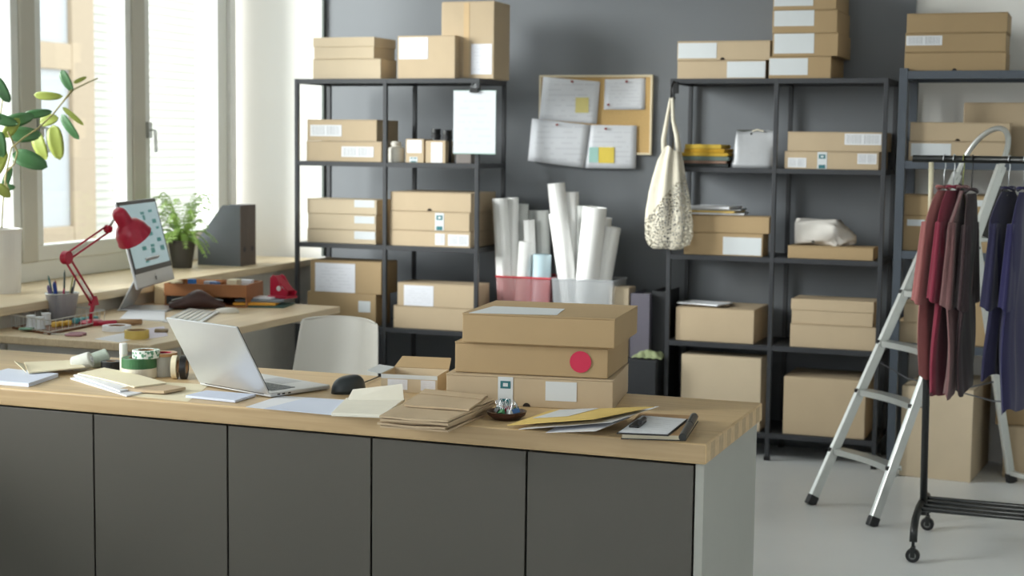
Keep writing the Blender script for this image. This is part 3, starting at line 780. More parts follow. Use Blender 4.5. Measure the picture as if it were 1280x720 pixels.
# silver pouch
a, b = at(911, 208, Y=Yf).x, at(966, 208, Y=Yf).x
t = thing('silver_pouch', 'grey metallic paper sack with rolled top on the second shelf of the right unit', 'pouch', ((a+b)/2, Yf+.06, ZT[1]))
w = (b-a)/2; h = at(935, 163, Y=Yf).z - ZT[1]
mb = MB(); n = 32; rings = []
for k in range(9):
    v = k/8; ring = []
    dy = .055*(1-v)+.012*v; ww = w*(1 - .10*v)
    for j in range(n):
        A = 2*math.pi*j/n; cx_, sy_ = math.cos(A), math.sin(A)
        e = .35
        x = ww*math.copysign(abs(cx_)**e, cx_) + .012*v; y = dy*math.copysign(abs(sy_)**.5, sy_) + .004*math.sin(x*60+v*5)*v
        ring.append(mb.bm.verts.new((x, y, v*h + (.006*math.sin(x*35) if k == 8 else 0))))
    rings.append(ring)
for A, B in zip(rings, rings[1:]):
    for j in range(n): mb.bm.faces.new((A[j], A[(j+1) % n], B[(j+1) % n], B[j]))
mb.bm.faces.new(rings[0][::-1])
obj('sack', mb, P('metallic paper', (176, 178, 182), rough=.45, metal=.25, var=.05, bump=.6, bscale=25), t, smooth=True, solid=.001)
obj('lining', MB().box(-w*.8, w*.82, -.004, .004, h-.03, h+.004), P('dark lining', (70, 72, 66)), t)
obj('snap_button', MB().lathe([(0,0),(.006,0),(.005,.003),(0,.004)], 12, Mx=Matrix.Translation((-.01, -.016, h-.016)) @ Matrix.Rotation(math.pi/2, 4, 'X')), 'black', t)
obj('tie', MB().tube([(-.005, -.017, h-.003), (.02, -.02, h+.004), (.05, -.018, h-.004)], .004, 8), 'cotton', t)
# envelopes on the lidded box, right unit
ztop = at(912, 270, Y=YR).z + .003
def sheet_on(label, pts, z, th, m, name='envelope', cat='envelope', lift=0, parts=None, group=None, bend=0):
    """flat paper thing from pixel corners on height z (4 corners)"""
    w_ = [at(x, y, Z=z) for x, y in pts]
    c = sum(w_, Vector())/len(w_)
    loc = [p-c for p in w_]
    if len(loc) == 4:
        def f(u, v):
            p = loc[0].lerp(loc[1], u).lerp(loc[3].lerp(loc[2], u), v)
            p.z = lift*u + bend*math.sin(u*math.pi)*(.5+.5*v)
            return p
        mb = MB(); n = 9
        V = [[mb.bm.verts.new(f(i/(n-1), j/(n-1))) for j in range(n)] for i in range(n)]
        W = [[mb.bm.verts.new(f(i/(n-1), j/(n-1)) + Vector((0, 0, th))) for j in range(n)] for i in range(n)]
        for i in range(n-1):
            for j in range(n-1):
                mb.bm.faces.new((V[i][j], V[i][j+1], V[i+1][j+1], V[i+1][j])); mb.bm.faces.new((W[i][j], W[i+1][j], W[i+1][j+1], W[i][j+1]))
        for i in range(n-1):
            mb.bm.faces.new((V[i][0], V[i+1][0], W[i+1][0], W[i][0])); mb.bm.faces.new((V[i+1][n-1], V[i][n-1], W[i][n-1], W[i+1][n-1]))
            mb.bm.faces.new((V[0][i+1], V[0][i], W[0][i], W[0][i+1])); mb.bm.faces.new((V[n-1][i], V[n-1][i+1], W[n-1][i+1], W[n-1][i]))
    else:
        mb = MB().prism([(p.x, p.y) for p in loc], 0, th)
    o = obj(name, mb, m, None, loc=c)
    tag(o, label, cat, group)
    return o
def slab_local(label, cx, cy, z, w, d, th, rz, m, name, cat, group=None, bevel=.001):
    o = obj(name, MB().box(-w/2, w/2, -d/2, d/2, 0, th), m, None, loc=(cx, cy, z), rz=rz, bevel=bevel)
    return tag(o, label, cat, group)
ex = at(894, 268, Y=YR+.1).x
slab_local('white envelope at the bottom of the small pile on the lidded box', ex+.02, YR+.13, ztop, .25, .2, .009, R(6), 'paper', 'envelope', 'envelope')
slab_local('yellow envelope between white ones on the lidded box', ex, YR+.13, ztop+.0095, .23, .2, .009, R(-3), 'yellow', 'envelope', 'envelope')
slab_local('grey folder under the topmost envelope on the lidded box', ex+.01, YR+.14, ztop+.019, .24, .19, .008, R(3), P('light grey card', (190, 194, 198)), 'folder', 'folder')
slab_local('white envelope topmost of the pile on the lidded box', ex+.0, YR+.12, ztop+.0275, .20, .18, .012, R(-8), 'paper', 'envelope', 'envelope')
# papers on broad carton
zt = at(894, 386.5, Y=YR).z + .005
ex = at(880, 384, Y=YR+.1).x
slab_local('kraft sheet lying on the broad carton of the right unit', ex+.01, YR+.17, zt, .2, .16, .008, R(12), 'kraft2', 'card_sheet', 'paper')
slab_local('white sheet lying on the broad carton of the right unit', ex, YR+.11, zt+.0085, .22, .16, .006, R(-14), 'paper', 'paper_sheet', 'paper')
# white wrapped parcel
a, b = at(992, 307, Y=YR+.03).x, at(1043, 307, Y=YR+.03).x
zt = at(1038, 308.5, Y=YR).z + .002
t = thing('wrapped_parcel', 'white paper wrapped parcel with twisted end on the flat kraft box', 'parcel', ((a+b)/2, YR+.12, zt))
w = (b-a)/2; h = at(1018, 275, Y=YR+.03).z - zt
mb = MB(); n = 28; rings = []
for k in range(14):
    u = k/13; x = -w + u*(2*w + .085); fall = 1 if u < .68 else max(.28, 1 - (u-.68)*2.3)
    ring = []
    for j in range(n):
        A = 2*math.pi*j/n; c_, s_ = math.cos(A), math.sin(A)
        yy = .075*math.copysign(abs(c_)**.5, c_)*fall; zz = h/2*math.copysign(abs(s_)**.45, s_)*fall
        wr = 1 + (.06*math.sin(A*5+u*9) if u < .68 else .28*math.sin(A*6+u*22))
        ring.append(mb.bm.verts.new((x, yy*wr, h/2*(fall*.6+.4) - (0 if u < .68 else .006) + zz*wr)))
    rings.append(ring)
for A, B in zip(rings, rings[1:]):
    for j in range(n): mb.bm.faces.new((A[j], A[(j+1) % n], B[(j+1) % n], B[j]))
mb.bm.faces.new(rings[0][::-1]); mb.bm.faces.new(rings[-1])
obj('wrapping', mb, P('white wrapping paper', (214, 210, 204), rough=.7, var=.08, vscale=25, bump=.6, bscale=40), t, smooth=True)
obj('seal', MB().lathe([(0,0),(.008,0),(.008,.002),(0,.002)], 12, Mx=Matrix.Translation((-.005, -.083, .016)) @ Matrix.Rotation(math.pi/2, 4, 'X')), 'potdark', t)

# ================================================================== STEPLADDER
F1, F2 = Vector((-1.079, 6.447, 0)), Vector((-.788, 6.171, 0))
WNL = (F2-F1).normalized(); DV = Vector((-WNL.y, WNL.x, 0))
T1 = on_plane(1197, 217, F1, WNL); T2 = on_plane(1252, 207, F2, WNL)
H1 = on_plane(1210, 187, F1, WNL); H2 = on_plane(1256, 187, F2, WNL)
lad = thing('stepladder', 'aluminium stepladder standing open in front of the right shelving', 'ladder', (F1.x, F1.y, 0))
O = Vector((F1.x, F1.y, 0)); L = lambda p: Vector(p) - O
for n_, A, B in (('front_rail', F1, T1), ('front_rail', F2, T2)):
    A2 = A + (B-A)*(.03/B.z)
    obj(n_, MB().bar(L(A2), L(B), .022, .042, DV), 'alu', lad, bevel=.004)
    obj('rubber_foot', MB().bar(L(A), L(A + (B-A)*(.038/B.z)), .027, .046, DV), 'black', lad, bevel=.004)
crest = []
pA, pB = T1 + (F1-T1)*.02, T2 + (F2-T2)*.02
mid = (H1+H2)/2
for i in range(25):
    a = math.pi*i/24
    base = T1.lerp(T2, (1-math.cos(a))/2)
    lean = ((T1-F1).normalized()*.5 + (T2-F2).normalized()*.5)
    crest.append(L(base + lean*(.19*math.sin(a)**.8)))
obj('hoop_handle', MB().tube([L(pA)] + crest + [L(pB)], .0115, 12), 'alu', lad, smooth=True)
def rail_at(F, T, z): return F + (T-F)*(z/T.z)
steps = []
for (lx, ly) in ((1037, 562), (1072, 488), (1100, 427), (1131, 364)):
    p = on_plane(lx, ly, F1, WNL); steps.append(p.z)
sd = steps[1]-steps[0]
steps.append(steps[-1] + (steps[-1]-steps[0])/3)
for z in steps:
    A, B = L(rail_at(F1, T1, z)) + DV*.015, L(rail_at(F2, T2, z)) + DV*.015
    mb = MB(); n = 10
    # slightly bowed tread with a front lip
    W = (B-A)
    pts = []
    for i in range(n+1):
        u = i/n; bow = .03*math.sin(math.pi*u)
        pts.append((A + W*u - DV*(.0) + DV*bow*.8))
    for i in range(n):
        for (o0, o1, z0, z1) in ((-.032, .032, -.004, .004), (-.032, -.028, -.020, -.004), (.028, .032, -.015, -.004)):
            p, q = pts[i], pts[i+1]
            v = [p + DV*o0 + Vector((0,0,z0)), q + DV*o0 + Vector((0,0,z0)), q + DV*o1 + Vector((0,0,z0)), p + DV*o1 + Vector((0,0,z0)),
                 p + DV*o0 + Vector((0,0,z1)), q + DV*o0 + Vector((0,0,z1)), q + DV*o1 + Vector((0,0,z1)), p + DV*o1 + Vector((0,0,z1))]
            mb._add(v, [(0,3,2,1),(4,5,6,7),(0,1,5,4),(1,2,6,5),(2,3,7,6),(3,0,4,7)])
    st = obj('step', mb, 'alu', lad)
    for p in (A, B): obj('step_bracket', MB().bar(p - DV*.045 + Vector((0,0,.0)), p - DV*.03, .014, .016), 'black', st, bevel=.002)
R1, R2 = F1 + DV*1.115, F2 + DV*1.115
Q1, Q2 = F1 + DV*.80 + Vector((0,0,1.30)), F2 + DV*.70 + Vector((0,0,1.30))
for A, B in ((R1, Q1), (R2, Q2)):
    obj('rear_leg', MB().bar(L(A + (B-A)*.03), L(B), .02, .04, DV), 'alu', lad, bevel=.004)
    obj('rubber_foot', MB().bar(L(A), L(A + (B-A)*.035), .028, .048, DV), 'black', lad, bevel=.004)
obj('rear_crossbar', MB().bar(L(R1 + (Q1-R1)*.035), L(R2 + (Q2-R2)*.035), .03, .02), 'alu', lad, bevel=.003)
obj('rear_crossbar', MB().bar(L(R1 + (Q1-R1)*.9), L(R2 + (Q2-R2)*.9), .03, .03), 'alu', lad, bevel=.003)
pz = 1.12
pa, pb = rail_at(F1, T1, pz), rail_at(F2, T2, pz)
obj('platform', MB().quad([L(pa) + DV*.02, L(pb) + DV*.02, L(pb) + DV*.24, L(pa) + DV*.24], .02), 'alu', lad, bevel=.004)
for F, T in ((F1, T1), (F2, T2)):
    a, b = rail_at(F, T, 1.14), rail_at(F, T, 1.34)
    obj('hinge_bracket', MB().bar(L(a) + DV*.05, L(b) + DV*.05, .018, .07, DV), P('dark grey plastic', (62, 62, 60), rough=.6), lad, bevel=.004)
for F, T, R_, Q in ((F1, T1, R1, Q1), (F2, T2, R2, Q2)):
    a = rail_at(F, T, .60); b = R_ + (Q-R_)*.36; m_ = (a+b)/2 - Vector((0,0,.07))
    obj('strap', MB().tube([L(a), L(a.lerp(m_, .5)) - Vector((0,0,.02)), L(m_), L(m_.lerp(b, .5)) - Vector((0,0,.02)), L(b)], .0035, 6), P('grey strap', (110, 110, 116)), lad, smooth=True)

# ================================================================== CLOTHES RAIL
rl = thing('clothes_rail', 'black wheeled clothes rail at the right edge of the photo', 'clothes rail', (-.58, 5.94, 0))
BL = 1.3
bk = 'blackmetal' if False else P('satin black steel', (26, 28, 28), rough=.35)
zb = .165
topz = at(1200, 199, Y=5.94).z
obj('top_bar', MB().tube([(-.072, 0, topz), (BL+.07, 0, topz)], .0135, 14), bk, rl, smooth=True, bevel=0)
for x in (0, BL):
    u = obj('upright', MB().tube([(x+.012, 0, .12), (x, 0, 1.19)], .0135, 14), bk, rl, smooth=True)
    obj('extension_pole', MB().tube([(x, 0, 1.185), (x-.005, 0, topz-.012)], .0095, 12), P('cream enamel', (214, 208, 180), rough=.35), rl, smooth=True)
    obj('base_foot', MB().tube([(x+.005, -.255, .075), (x+.005, -.24, .12), (x+.005, -.2, .15), (x+.005, -.1, .165), (x+.005, .12, .165), (x+.005, .2, .15), (x+.005, .24, .12), (x+.005, .255, .075)], .014, 12), bk, rl, smooth=True)
    for s in (-1, 1):
        cst = obj('castor', MB().box(x-.003, x+.013, s*.255-.018, s*.255-.013, .02, .058).box(x-.003, x+.013, s*.255+.013, s*.255+.018, .02, .058).box(x-.003, x+.013, s*.255-.013, s*.255+.013, .052, .058).tube([(x+.005, s*.255, .05), (x+.005, s*.255, .08)], .006), bk, rl, bevel=.003)
        obj('wheel', MB().tube([(x+.005, s*.255-.011, .026), (x+.005, s*.255+.011, .026)], .0255, 22), 'black', cst, bevel=.003)
        obj('wheel_cap', MB().tube([(x+.005, s*.255-.0135, .026), (x+.005, s*.255-.0112, .026)], .013, 14), P('mid grey', (120, 122, 120)), cst)
for y in (-.11, -.045, .025, .09):
    obj('base_bar', MB().tube([(0, y, zb), (BL+.01, y, zb)], .0085, 10), bk, rl, smooth=True)

def garment(label, px, hookcol, m, zt, zbot, width, thick, ang, folds=6, seed=0, sleeve=.30, yoff=0, name='hanging_top', xo=0, gcat='garment', bottomtaper=1.0):
    rnd = random.Random(seed)
    x = at(px, 200, Y=5.94).x + xo
    hg = thing('clothes_hanger', 'thin metal hanger hooked on the rail, ' + label[0], 'hanger', (x, 5.94, topz), ang)
    n = 12
    hk = [(0, .016*math.sin(-math.pi*.6+i*math.pi*1.25/n*1.3), .0165*math.cos(-math.pi*.6+i*math.pi*1.25/n*1.3)) for i in range(n+1)]
    hk = [(0, .0165*math.sin(t_), .0165*math.cos(t_)) for t_ in [(-.75+1.75*i/n)*math.pi*.8 for i in range(n+1)]]
    obj('hook', MB().tube([(0, 0, zt-topz+.02), (0, .0, -.05), (0, .012, -.03)] + hk[::-1], .0022, 6), hookcol, hg, smooth=True)
    obj('shoulder_bar', MB().tube([(0, -width*.24, zt-topz-.105), (0, -.015, zt-topz-.012), (0, .015, zt-topz-.012), (0, width*.24, zt-topz-.105)], .003, 8), hookcol, hg, smooth=True)
    g = thing(name, label[1], gcat, (x, 5.94, zbot), ang)
    H = zt - zbot
    NR, N = 22, 48
    mb = MB(); rings = []
    ph = [rnd.uniform(0, 6.28) for _ in range(4)]
    for k in range(NR):
        v = k/(NR-1)                      # 0 top
        z = H*(1-v)
        sh = min(1, (v/.16))**.75          # shoulders
        hw = (.05 + (width/2-.05)*sh)*(1 if v < .3 else 1 - .06*math.sin((v-.3)*4))
        hw *= 1 + (bottomtaper-1)*v
        th = thick*(.35 + .65*min(1, v/.2))*(1+.15*math.sin(v*5+ph[0]))
        ring = []
        for j in range(N):
            a = 2*math.pi*j/N
            f = 1 + (.32*math.sin(a*folds+ph[1]+v*1.2) + .16*math.sin(a*(folds*2+1)+ph[2]-v*2))*min(1, v*3)
            c_, s_ = math.cos(a), math.sin(a)
            ring.append(mb.bm.verts.new((th/2*c_*f + .01*math.sin(v*7+ph[3]+s_*2), hw*math.copysign(abs(s_)**.8, s_)*(1+.04*math.sin(a*folds+ph[2])*v), z + .012*math.sin(a*3+ph[0])*(v > .95))))
        rings.append(ring)
    for A, B in zip(rings, rings[1:]):
        for j in range(N): mb.bm.faces.new((A[j], A[(j+1) % N], B[(j+1) % N], B[j]))
    obj('bodice', mb, m, g, smooth=True)
    nk = MB().tube([(.02*math.cos(t_), .05*math.sin(t_), H+.004+.012*abs(math.sin(t_))) for t_ in [2*math.pi*i/16 for i in range(16)]], .005, 6, closed=True)
    obj('collar', nk, m, g, smooth=True)
    for s in (-1, 1):
        sm = MB(); rr = []
        for k in range(9):
            v = k/8; ring = []
            cy_ = s*(width*.40 + .045*v); cz = H - .11 - sleeve*v
            for j in range(20):
                a = 2*math.pi*j/20; f = 1 + .2*math.sin(a*4+ph[1]+v)
                ring.append(sm.bm.verts.new((.019*math.cos(a)*f*(.7+.5*v), cy_ + .045*math.sin(a)*f*(.8+.35*v), cz + .008*math.sin(a*2)*v)))
            rr.append(ring)
        for A, B in zip(rr, rr[1:]):
            for j in range(20): sm.bm.faces.new((A[j], A[(j+1) % 20], B[(j+1) % 20], B[j]))
        sm.bm.faces.new(rr[0][::-1])
        obj('sleeve', sm, m, g, smooth=True)
    return g
fab = lambda n, c: P(n, c, rough=.9, var=.12, vscale=8, bump=.3, bscale=300, sheen=.2)
zt = at(1190, 238, Y=5.94).z
zz = lambda py: at(1190, py, Y=5.94).z
garment(('dusty rose top on it', 'dusty rose top, leftmost on the clothes rail'), 1181, 'silver', fab('dusty rose', (152, 92, 90)), zt, zz(466), .36, .030, R(-16), 5, 1, .29)
garment(('crimson top on it', 'crimson top hanging between the dusty rose and the mauve tops'), 1193, 'silver', fab('crimson', (126, 36, 58)), zt, zz(487), .36, .030, R(-11), 5, 2, .28)
garment(('mauve brown top on it', 'mauve brown top hanging right of the crimson one'), 1205, P('olive plastic', (130, 136, 70), rough=.4), fab('mauve brown', (112, 78, 78)), zt, zz(488), .38, .034, R(-7), 6, 3, .30)
garment(('dark brown top on it', 'very dark brown top at the right of the maroon clothes'), 1216, 'black', fab('dark brown', (52, 34, 38)), zt-.01, zz(484), .34, .03, R(-2), 6, 4, .30)
garment(('left purple top on it', 'dark purple top hanging at left of the purple clothes'), 1262, 'silver', fab('purple', (26, 24, 58)), zt, zz(462), .38, .045, R(-12), 5, 5, .30)
garment(('right purple top on it', 'brighter violet top at the right edge of the photo'), 1281, 'silver', fab('violet', (28, 25, 70)), zt, zz(502), .38, .045, R(-10), 5, 6, .30)
# ================================================================== DESK BY THE WINDOW
DZ = .76
dk = thing('desk', 'light oak desk standing along the window wall', 'desk', (-3.55, 5.47, 0))
c3 = [(-3.955, 4.72), (-3.155, 4.72), (-3.155, 6.21), (-4.02, 6.24)]
loc = [(x+3.55, y-5.47) for x, y in c3]
obj('desk_top', MB().prism(loc, DZ-.03, DZ), 'desk', dk, bevel=.004)
for (x, y) in ((-3.87, 4.80), (-3.23, 4.82), (-3.24, 6.12), (-3.90, 6.12)):
    obj('leg', MB().tube([(x+3.55, y-5.47, DZ-.031), (x+3.55-.03*(1 if x < -3.5 else -1), y-5.47, 0)], .014, 12), 'offwhite', dk, smooth=True)
for ya in (-.66, .6): obj('apron', MB().box(-.3, .3, ya, ya+.02, DZ-.07, DZ-.031), 'offwhite', dk)

def w2(px, py, Z=DZ): p = at(px, py, Z=Z); return p
# monitor
MX = -3.80
mc = at(193, 368, Z=DZ+.10); 
ang = R(90+16.6)                              # width direction in plan
p_mid = on_plane(197, 352, (MX, 0, 0), Vector((1, 0, 0)))
mon = thing('computer_monitor', 'silver all-in-one computer with lit screen on the window desk', 'computer', (MX, p_mid.y, DZ), R(16.6))
# local: +x = screen normal side, y = width direction
W2, lean = .264, R(-14)
Mt = Matrix.Translation((0, 0, .11)) @ Matrix.Rotation(lean, 4, 'Y')
sh = obj('housing', MB().box(-.014, 0, -W2, W2, 0, .375, Mt), 'silver', mon, bevel=.006)
obj('bezel', MB().box(.0002, .002, -W2+.002, W2-.002, .063, .373, Mt), 'black', mon)
scr = obj('screen', MB().box(.0022, .003, -W2+.018, W2-.018, .086, .357, Mt), P('lit screen', (150, 172, 178), rough=.25, emit=(170, 200, 208), estr=.35), mon)
ic = MB(); rnd = random.Random(3)
for (u, v) in ((.30,.62),(.33,.5),(.55,.88),(.57,.80),(.62,.6),(.64,.52),(.36,.3),(.62,.32),(.60,.24),(.36,.1),(.8,.9),(.85,.72),(.9,.6),(.86,.4),(.9,.25)):
    y = -W2+.03 + u*(2*W2-.06); z = .085 + v*.26; w_, h_ = rnd.uniform(.014, .032), rnd.uniform(.005, .012)
    ic = MB(); ic.box(.0031, .0035, y-w_, y+w_, z-h_, z+h_, Mt); obj('screen_icon', ic, P('screen teal', (30, 120, 120), rough=.4, emit=(30, 130, 125), estr=.25), scr)

# fruit-shaped mark on the chin
lm = MB()
pts = [(.011*math.cos(a)*(1+.12*math.sin(2*a)), .011*math.sin(a) - (.003 if abs(a-math.pi/2) < .4 else 0)) for a in [2*math.pi*i/20 for i in range(20)]]
Mf = Mt @ Matrix.Translation((.0002, 0, .030)) @ Matrix(((0,0,1,0), (1,0,0,0), (0,1,0,0), (0,0,0,1)))
lm.prism(pts, 0, .0006, Mf); lm.prism([(.001, .012), (.006, .019), (.004, .012)], 0, .0006, Mf)
obj('maker_mark', lm, 'filegrey', sh)
obj('stand', MB().bar((-.02, 0, .23), (-.14, 0, .008), .19, .008, (1, 0, .4)), 'silver', mon, bevel=.003)
obj('stand_foot', MB().box(-.15, .07, -.1, .1, 0, .008), 'silver', mon, bevel=.003)
# lamp
LXp = -3.72
def lp(px, py, X=LXp): return at(px, py, X=X)
lb = at(114, 406, Z=DZ); 
lamp = thing('desk_lamp', 'red articulated desk lamp', 'lamp', (lb.x, lb.y, DZ))
Lb = Vector((lb.x, lb.y, DZ)); q = lambda p: Vector(p) - Lb
X_ = lb.x
j0 = at(117, 378, X=X_); j1 = at(83, 322, X=X_); j2 = at(135, 286, X=X_+.05); hd0 = at(149, 267, X=X_+.10); hd1 = at(168, 296, X=X_+.12)
obj('base', MB().lathe([(0,0),(.052,0),(.052,.012),(.04,.02),(.012,.024),(0,.024)], 28), 'red', lamp, smooth=False)
obj('clamp_post', MB().tube([(0, 0, .02), (q(j0).x*.3, q(j0).y*.3, q(j0).z-.03), q(j0)], .009, 12), 'red', lamp, smooth=True)
def ball(c, r, n=14): return MB().lathe([(r*math.sin(math.pi*i/8)+(1e-9), -r*math.cos(math.pi*i/8)) if 0 < i < 8 else (0, -r*math.cos(math.pi*i/8)) for i in range(9)], n, c=tuple(c))
obj('joint', MB().prism([(-.022,-.012),(.022,-.012),(.008,.026),(-.008,.026)], -.012, .012, Matrix.Translation(q(j0)) @ Matrix.Rotation(math.pi/2, 4, 'X') @ Matrix.Rotation(math.pi/2, 4, 'Y')), 'red', lamp, bevel=.003)
obj('joint', MB().tube([q(j1)-Vector((.014,0,0)), q(j1)+Vector((.014,0,0))], .026, 20), 'red', lamp, bevel=.003)
obj('joint', MB().tube([q(j2)-Vector((.012,0,0)), q(j2)+Vector((.012,0,0))], .016, 18), 'red', lamp, bevel=.003)
perp = lambda a, b: (b-a).normalized().cross(Vector((1, 0, 0))).normalized()
for a, b in ((j0, j1), (j1, j2)):
    n_ = perp(a, b)*.014
    for s in (-1, 1):
        ar = obj('arm', MB().tube([q(a)+n_*s*(1.0), q(b)+n_*s*1.0], .0042, 8), 'red', lamp, smooth=True)
    # spring
    sp_ = []
    for i in range(80):
        u = i/79*.45+.05; p = q(a).lerp(q(b), u); aa = i*1.3
        sp_.append(p + n_*.35*math.cos(aa) + Vector((.005*math.sin(aa), 0, 0)))
    obj('spring', MB().tube(sp_, .0012, 5), 'alu', lamp)
obj('head_bracket', MB().tube([q(j2), q(j2).lerp(q(hd0), .55)+Vector((0,0,.006)), q(hd0).lerp(q(hd1), .3)], .006, 8), 'alu', lamp, smooth=True)
ax = (hd1-hd0).normalized(); quat = ax.to_track_quat('Z', 'Y').to_matrix().to_4x4()
Mh = Matrix.Translation(q(hd0)) @ quat
Lh = (hd1-hd0).length
prof = [(0, -.022), (.016, -.020), (.026, -.010), (.030, .004), (.031, .045), (.034, .05), (.050, .062), (.064, .085), (.071, .118), (.074, .122), (.072, .122), (.062, .088), (.046, .066), (.03, .055), (0, .053)]
hs = obj('lamp_shade', MB().lathe(prof, 36, Mx=Mh), 'red', lamp, smooth=True)
obj('bulb', MB().lathe([(0, .05), (.012, .055), (.026, .08), (.026, .092), (.015, .108), (0, .112)], 20, Mx=Mh), P('white bulb', (240, 238, 230), rough=.4), hs, smooth=True)
# pencil cup
cp_ = at(78, 402, Z=DZ)
cup = thing('pencil_cup', 'grey mesh pencil cup full of pens on the window desk', 'cup', (cp_.x, cp_.y, DZ))
r0 = 13/290; r1 = 19/290
obj('cup_body', MB().lathe([(0,0),(r0,0),(r1,.115),(r1-.003,.115),(r0-.003,.004),(0,.004)], 28), P('grey wire mesh', (182, 182, 186), rough=.5, metal=.2, alpha=.6), cup, smooth=False)
obj('rim', MB().tube([(r1*math.cos(a), r1*math.sin(a), .115) for a in [2*math.pi*i/24 for i in range(24)]], .003, 6, closed=True), 'alu', cup)
cols = [('grey pencil', (90, 94, 90)), ('olive pencil', (150, 146, 80)), ('dark pen', (40, 60, 56)), ('red pen', (120, 30, 44)), ('teal pen', (60, 110, 112)), ('violet marker', (120, 108, 150)), ('blue marker', (40, 70, 150)), ('pink pen', (190, 60, 110)), ('black pen', (30, 30, 34))]
for i, (nm, c_) in enumerate(cols):
    a = 2*math.pi*i/len(cols)+.6; ln = (.19, .185, .205, .165, .185, .15, .165, .14, .145)[i]
    b0 = Vector((.018*math.cos(a), .018*math.sin(a), .006)); t0 = Vector((.056*math.cos(a), .056*math.sin(a), ln))
    pr = .0038 if i not in (5, 6) else .008
    pl_ = bpy.data.objects.new
    bw = cup.location
    o = obj('pen' if 'pencil' not in nm else 'pencil', MB().tube([b0, b0.lerp(t0, .93), t0], [pr, pr, pr*.25], 8), P(nm, c_, rough=.4), None, loc=(bw.x, bw.y, DZ), smooth=False)
    tag(o, nm + ' standing in the grey mesh cup', 'pen' if 'pencil' not in nm else 'pencil')
# tray with wire basket and little things
tl_ = [(15, 411), (62, 419), (130, 405), (80, 399)]
tp = [at(x, y, Z=DZ) for x, y in tl_]; tcn = sum(tp, Vector())/4
tray = thing('craft_tray', 'flat brown tray with wire rim at the near end of the window desk', 'tray', (tcn.x, tcn.y, DZ))
lt = [(p.x-tcn.x, p.y-tcn.y) for p in tp]
obj('tray_board', MB().prism(lt, 0, .008), P('brown tray', (112, 72, 44)), tray, bevel=.002)
rimp = [Vector((x*1.02, y*1.02, .055)) for x, y in lt]
obj('wire_rim', MB().tube(rimp, .0022, 6, closed=True).tube([Vector((x, y, .012)) for x, y in lt], .0018, 6, closed=True), 'alu', tray)
wm = MB()
for i in range(4):
    a, b = rimp[i], rimp[(i+1) % 4]
    for k in range(9):
        u = k/9; p = a.lerp(b, u); wm.tube([(p.x*.985, p.y*.985, .008), p], .0012, 5)
ws_ = obj('wire_stake', wm, 'alu', tray); ws_['kind'] = 'stuff'
def on_tray(label, px, py, w, d, h, m, rz=0, name='craft_block', cat='craft item', seg=3):
    p = at(px, py, Z=DZ+.008)
    o = obj(name, MB().box(-w/2, w/2, -d/2, d/2, 0, h), m, None, loc=(p.x, p.y, DZ+.0085), rz=rz, bevel=min(w, d, h)*.3, seg=3, smooth=False)
    return tag(o, label, cat)
i = 0
for (px, py, l) in ((39, 409, 'white thread cone left on the craft tray'), (50, 411, 'white thread cone in the middle of the craft tray'), (58, 406, 'white thread cone right on the craft tray')):
    p = at(px, py, Z=DZ+.008)
    o = obj('thread_spool', MB().lathe([(0,0),(.022,0),(.022,.004),(.019,.006),(.016,.038),(.018,.04),(.018,.046),(0,.046)], 20), P('white thread', (228, 232, 236), rough=.8, bump=.5, bscale=300), None, loc=(p.x, p.y, DZ+.0085)); tag(o, l, 'thread spool')
on_tray('green fabric piece beneath the thread cones on the tray', 33, 412, .05, .04, .006, P('mint green', (120, 160, 140)), R(20), 'fabric_swatch', 'fabric')
for (px, py, l) in ((69, 409, 'leftmost yellow wax block on the craft tray'), (77, 408, 'middle yellow wax block on the craft tray'), (85, 407, 'rightmost yellow wax block on the craft tray')):
    on_tray(l, px, py, .026, .026, .02, P('yellow block', (232, 190, 84), rough=.5), R(20))
for k in range(4):
    on_tray(['leftmost teal block on the craft tray', 'second teal block from the left on the craft tray', 'third teal block from the left on the craft tray', 'rightmost teal block on the craft tray'][k], 95+k*8, 404.5-k*.8, .024, .028, .022, P('teal block', (96, 170, 172), rough=.5), R(20))
# scissors (purple pink handles)
def scissors(label, px, py, rz, m):
    p = at(px, py, Z=DZ)
    t = thing('scissors', label, 'scissors', (p.x, p.y, DZ), rz)
    for s in (-1, 1):
        obj('handle', MB().tube([(.045+.03*math.cos(a), s*.02+.016*math.sin(a), .005) for a in [2*math.pi*i/16 for i in range(16)]], .005, 8, closed=True), m, t, smooth=True)
        obj('blade', MB().prism([(.02, s*.006), (-.08, 0), (.02, -s*.004)], .003+.002*s, .005+.002*s), 'alu', t)
scissors('scissors with dusty pink handles at the near edge of the window desk', 80, 419, R(15), P('dusty pink', (176, 132, 142), rough=.4))
# brush
p0, p1, p2, p3 = [at(x, y, Z=DZ+.012) for x, y in ((123, 404), (146, 404), (160, 403), (177, 402))]
t = thing('flat_brush', 'red handled flat brush lying beside the lamp foot', 'brush', p0)
obj('handle', MB().tube([Vector((0,0,0)), (p1-p0)*.6, p1-p0], [.009, .012, .013], 12), 'red', t, smooth=True)
obj('bristles', MB().tube([p1-p0, p2-p0, p3-p0], [.012, .013, .010], 12), P('brown bristle', (176, 140, 104), rough=.9, bump=.5), t, smooth=True)
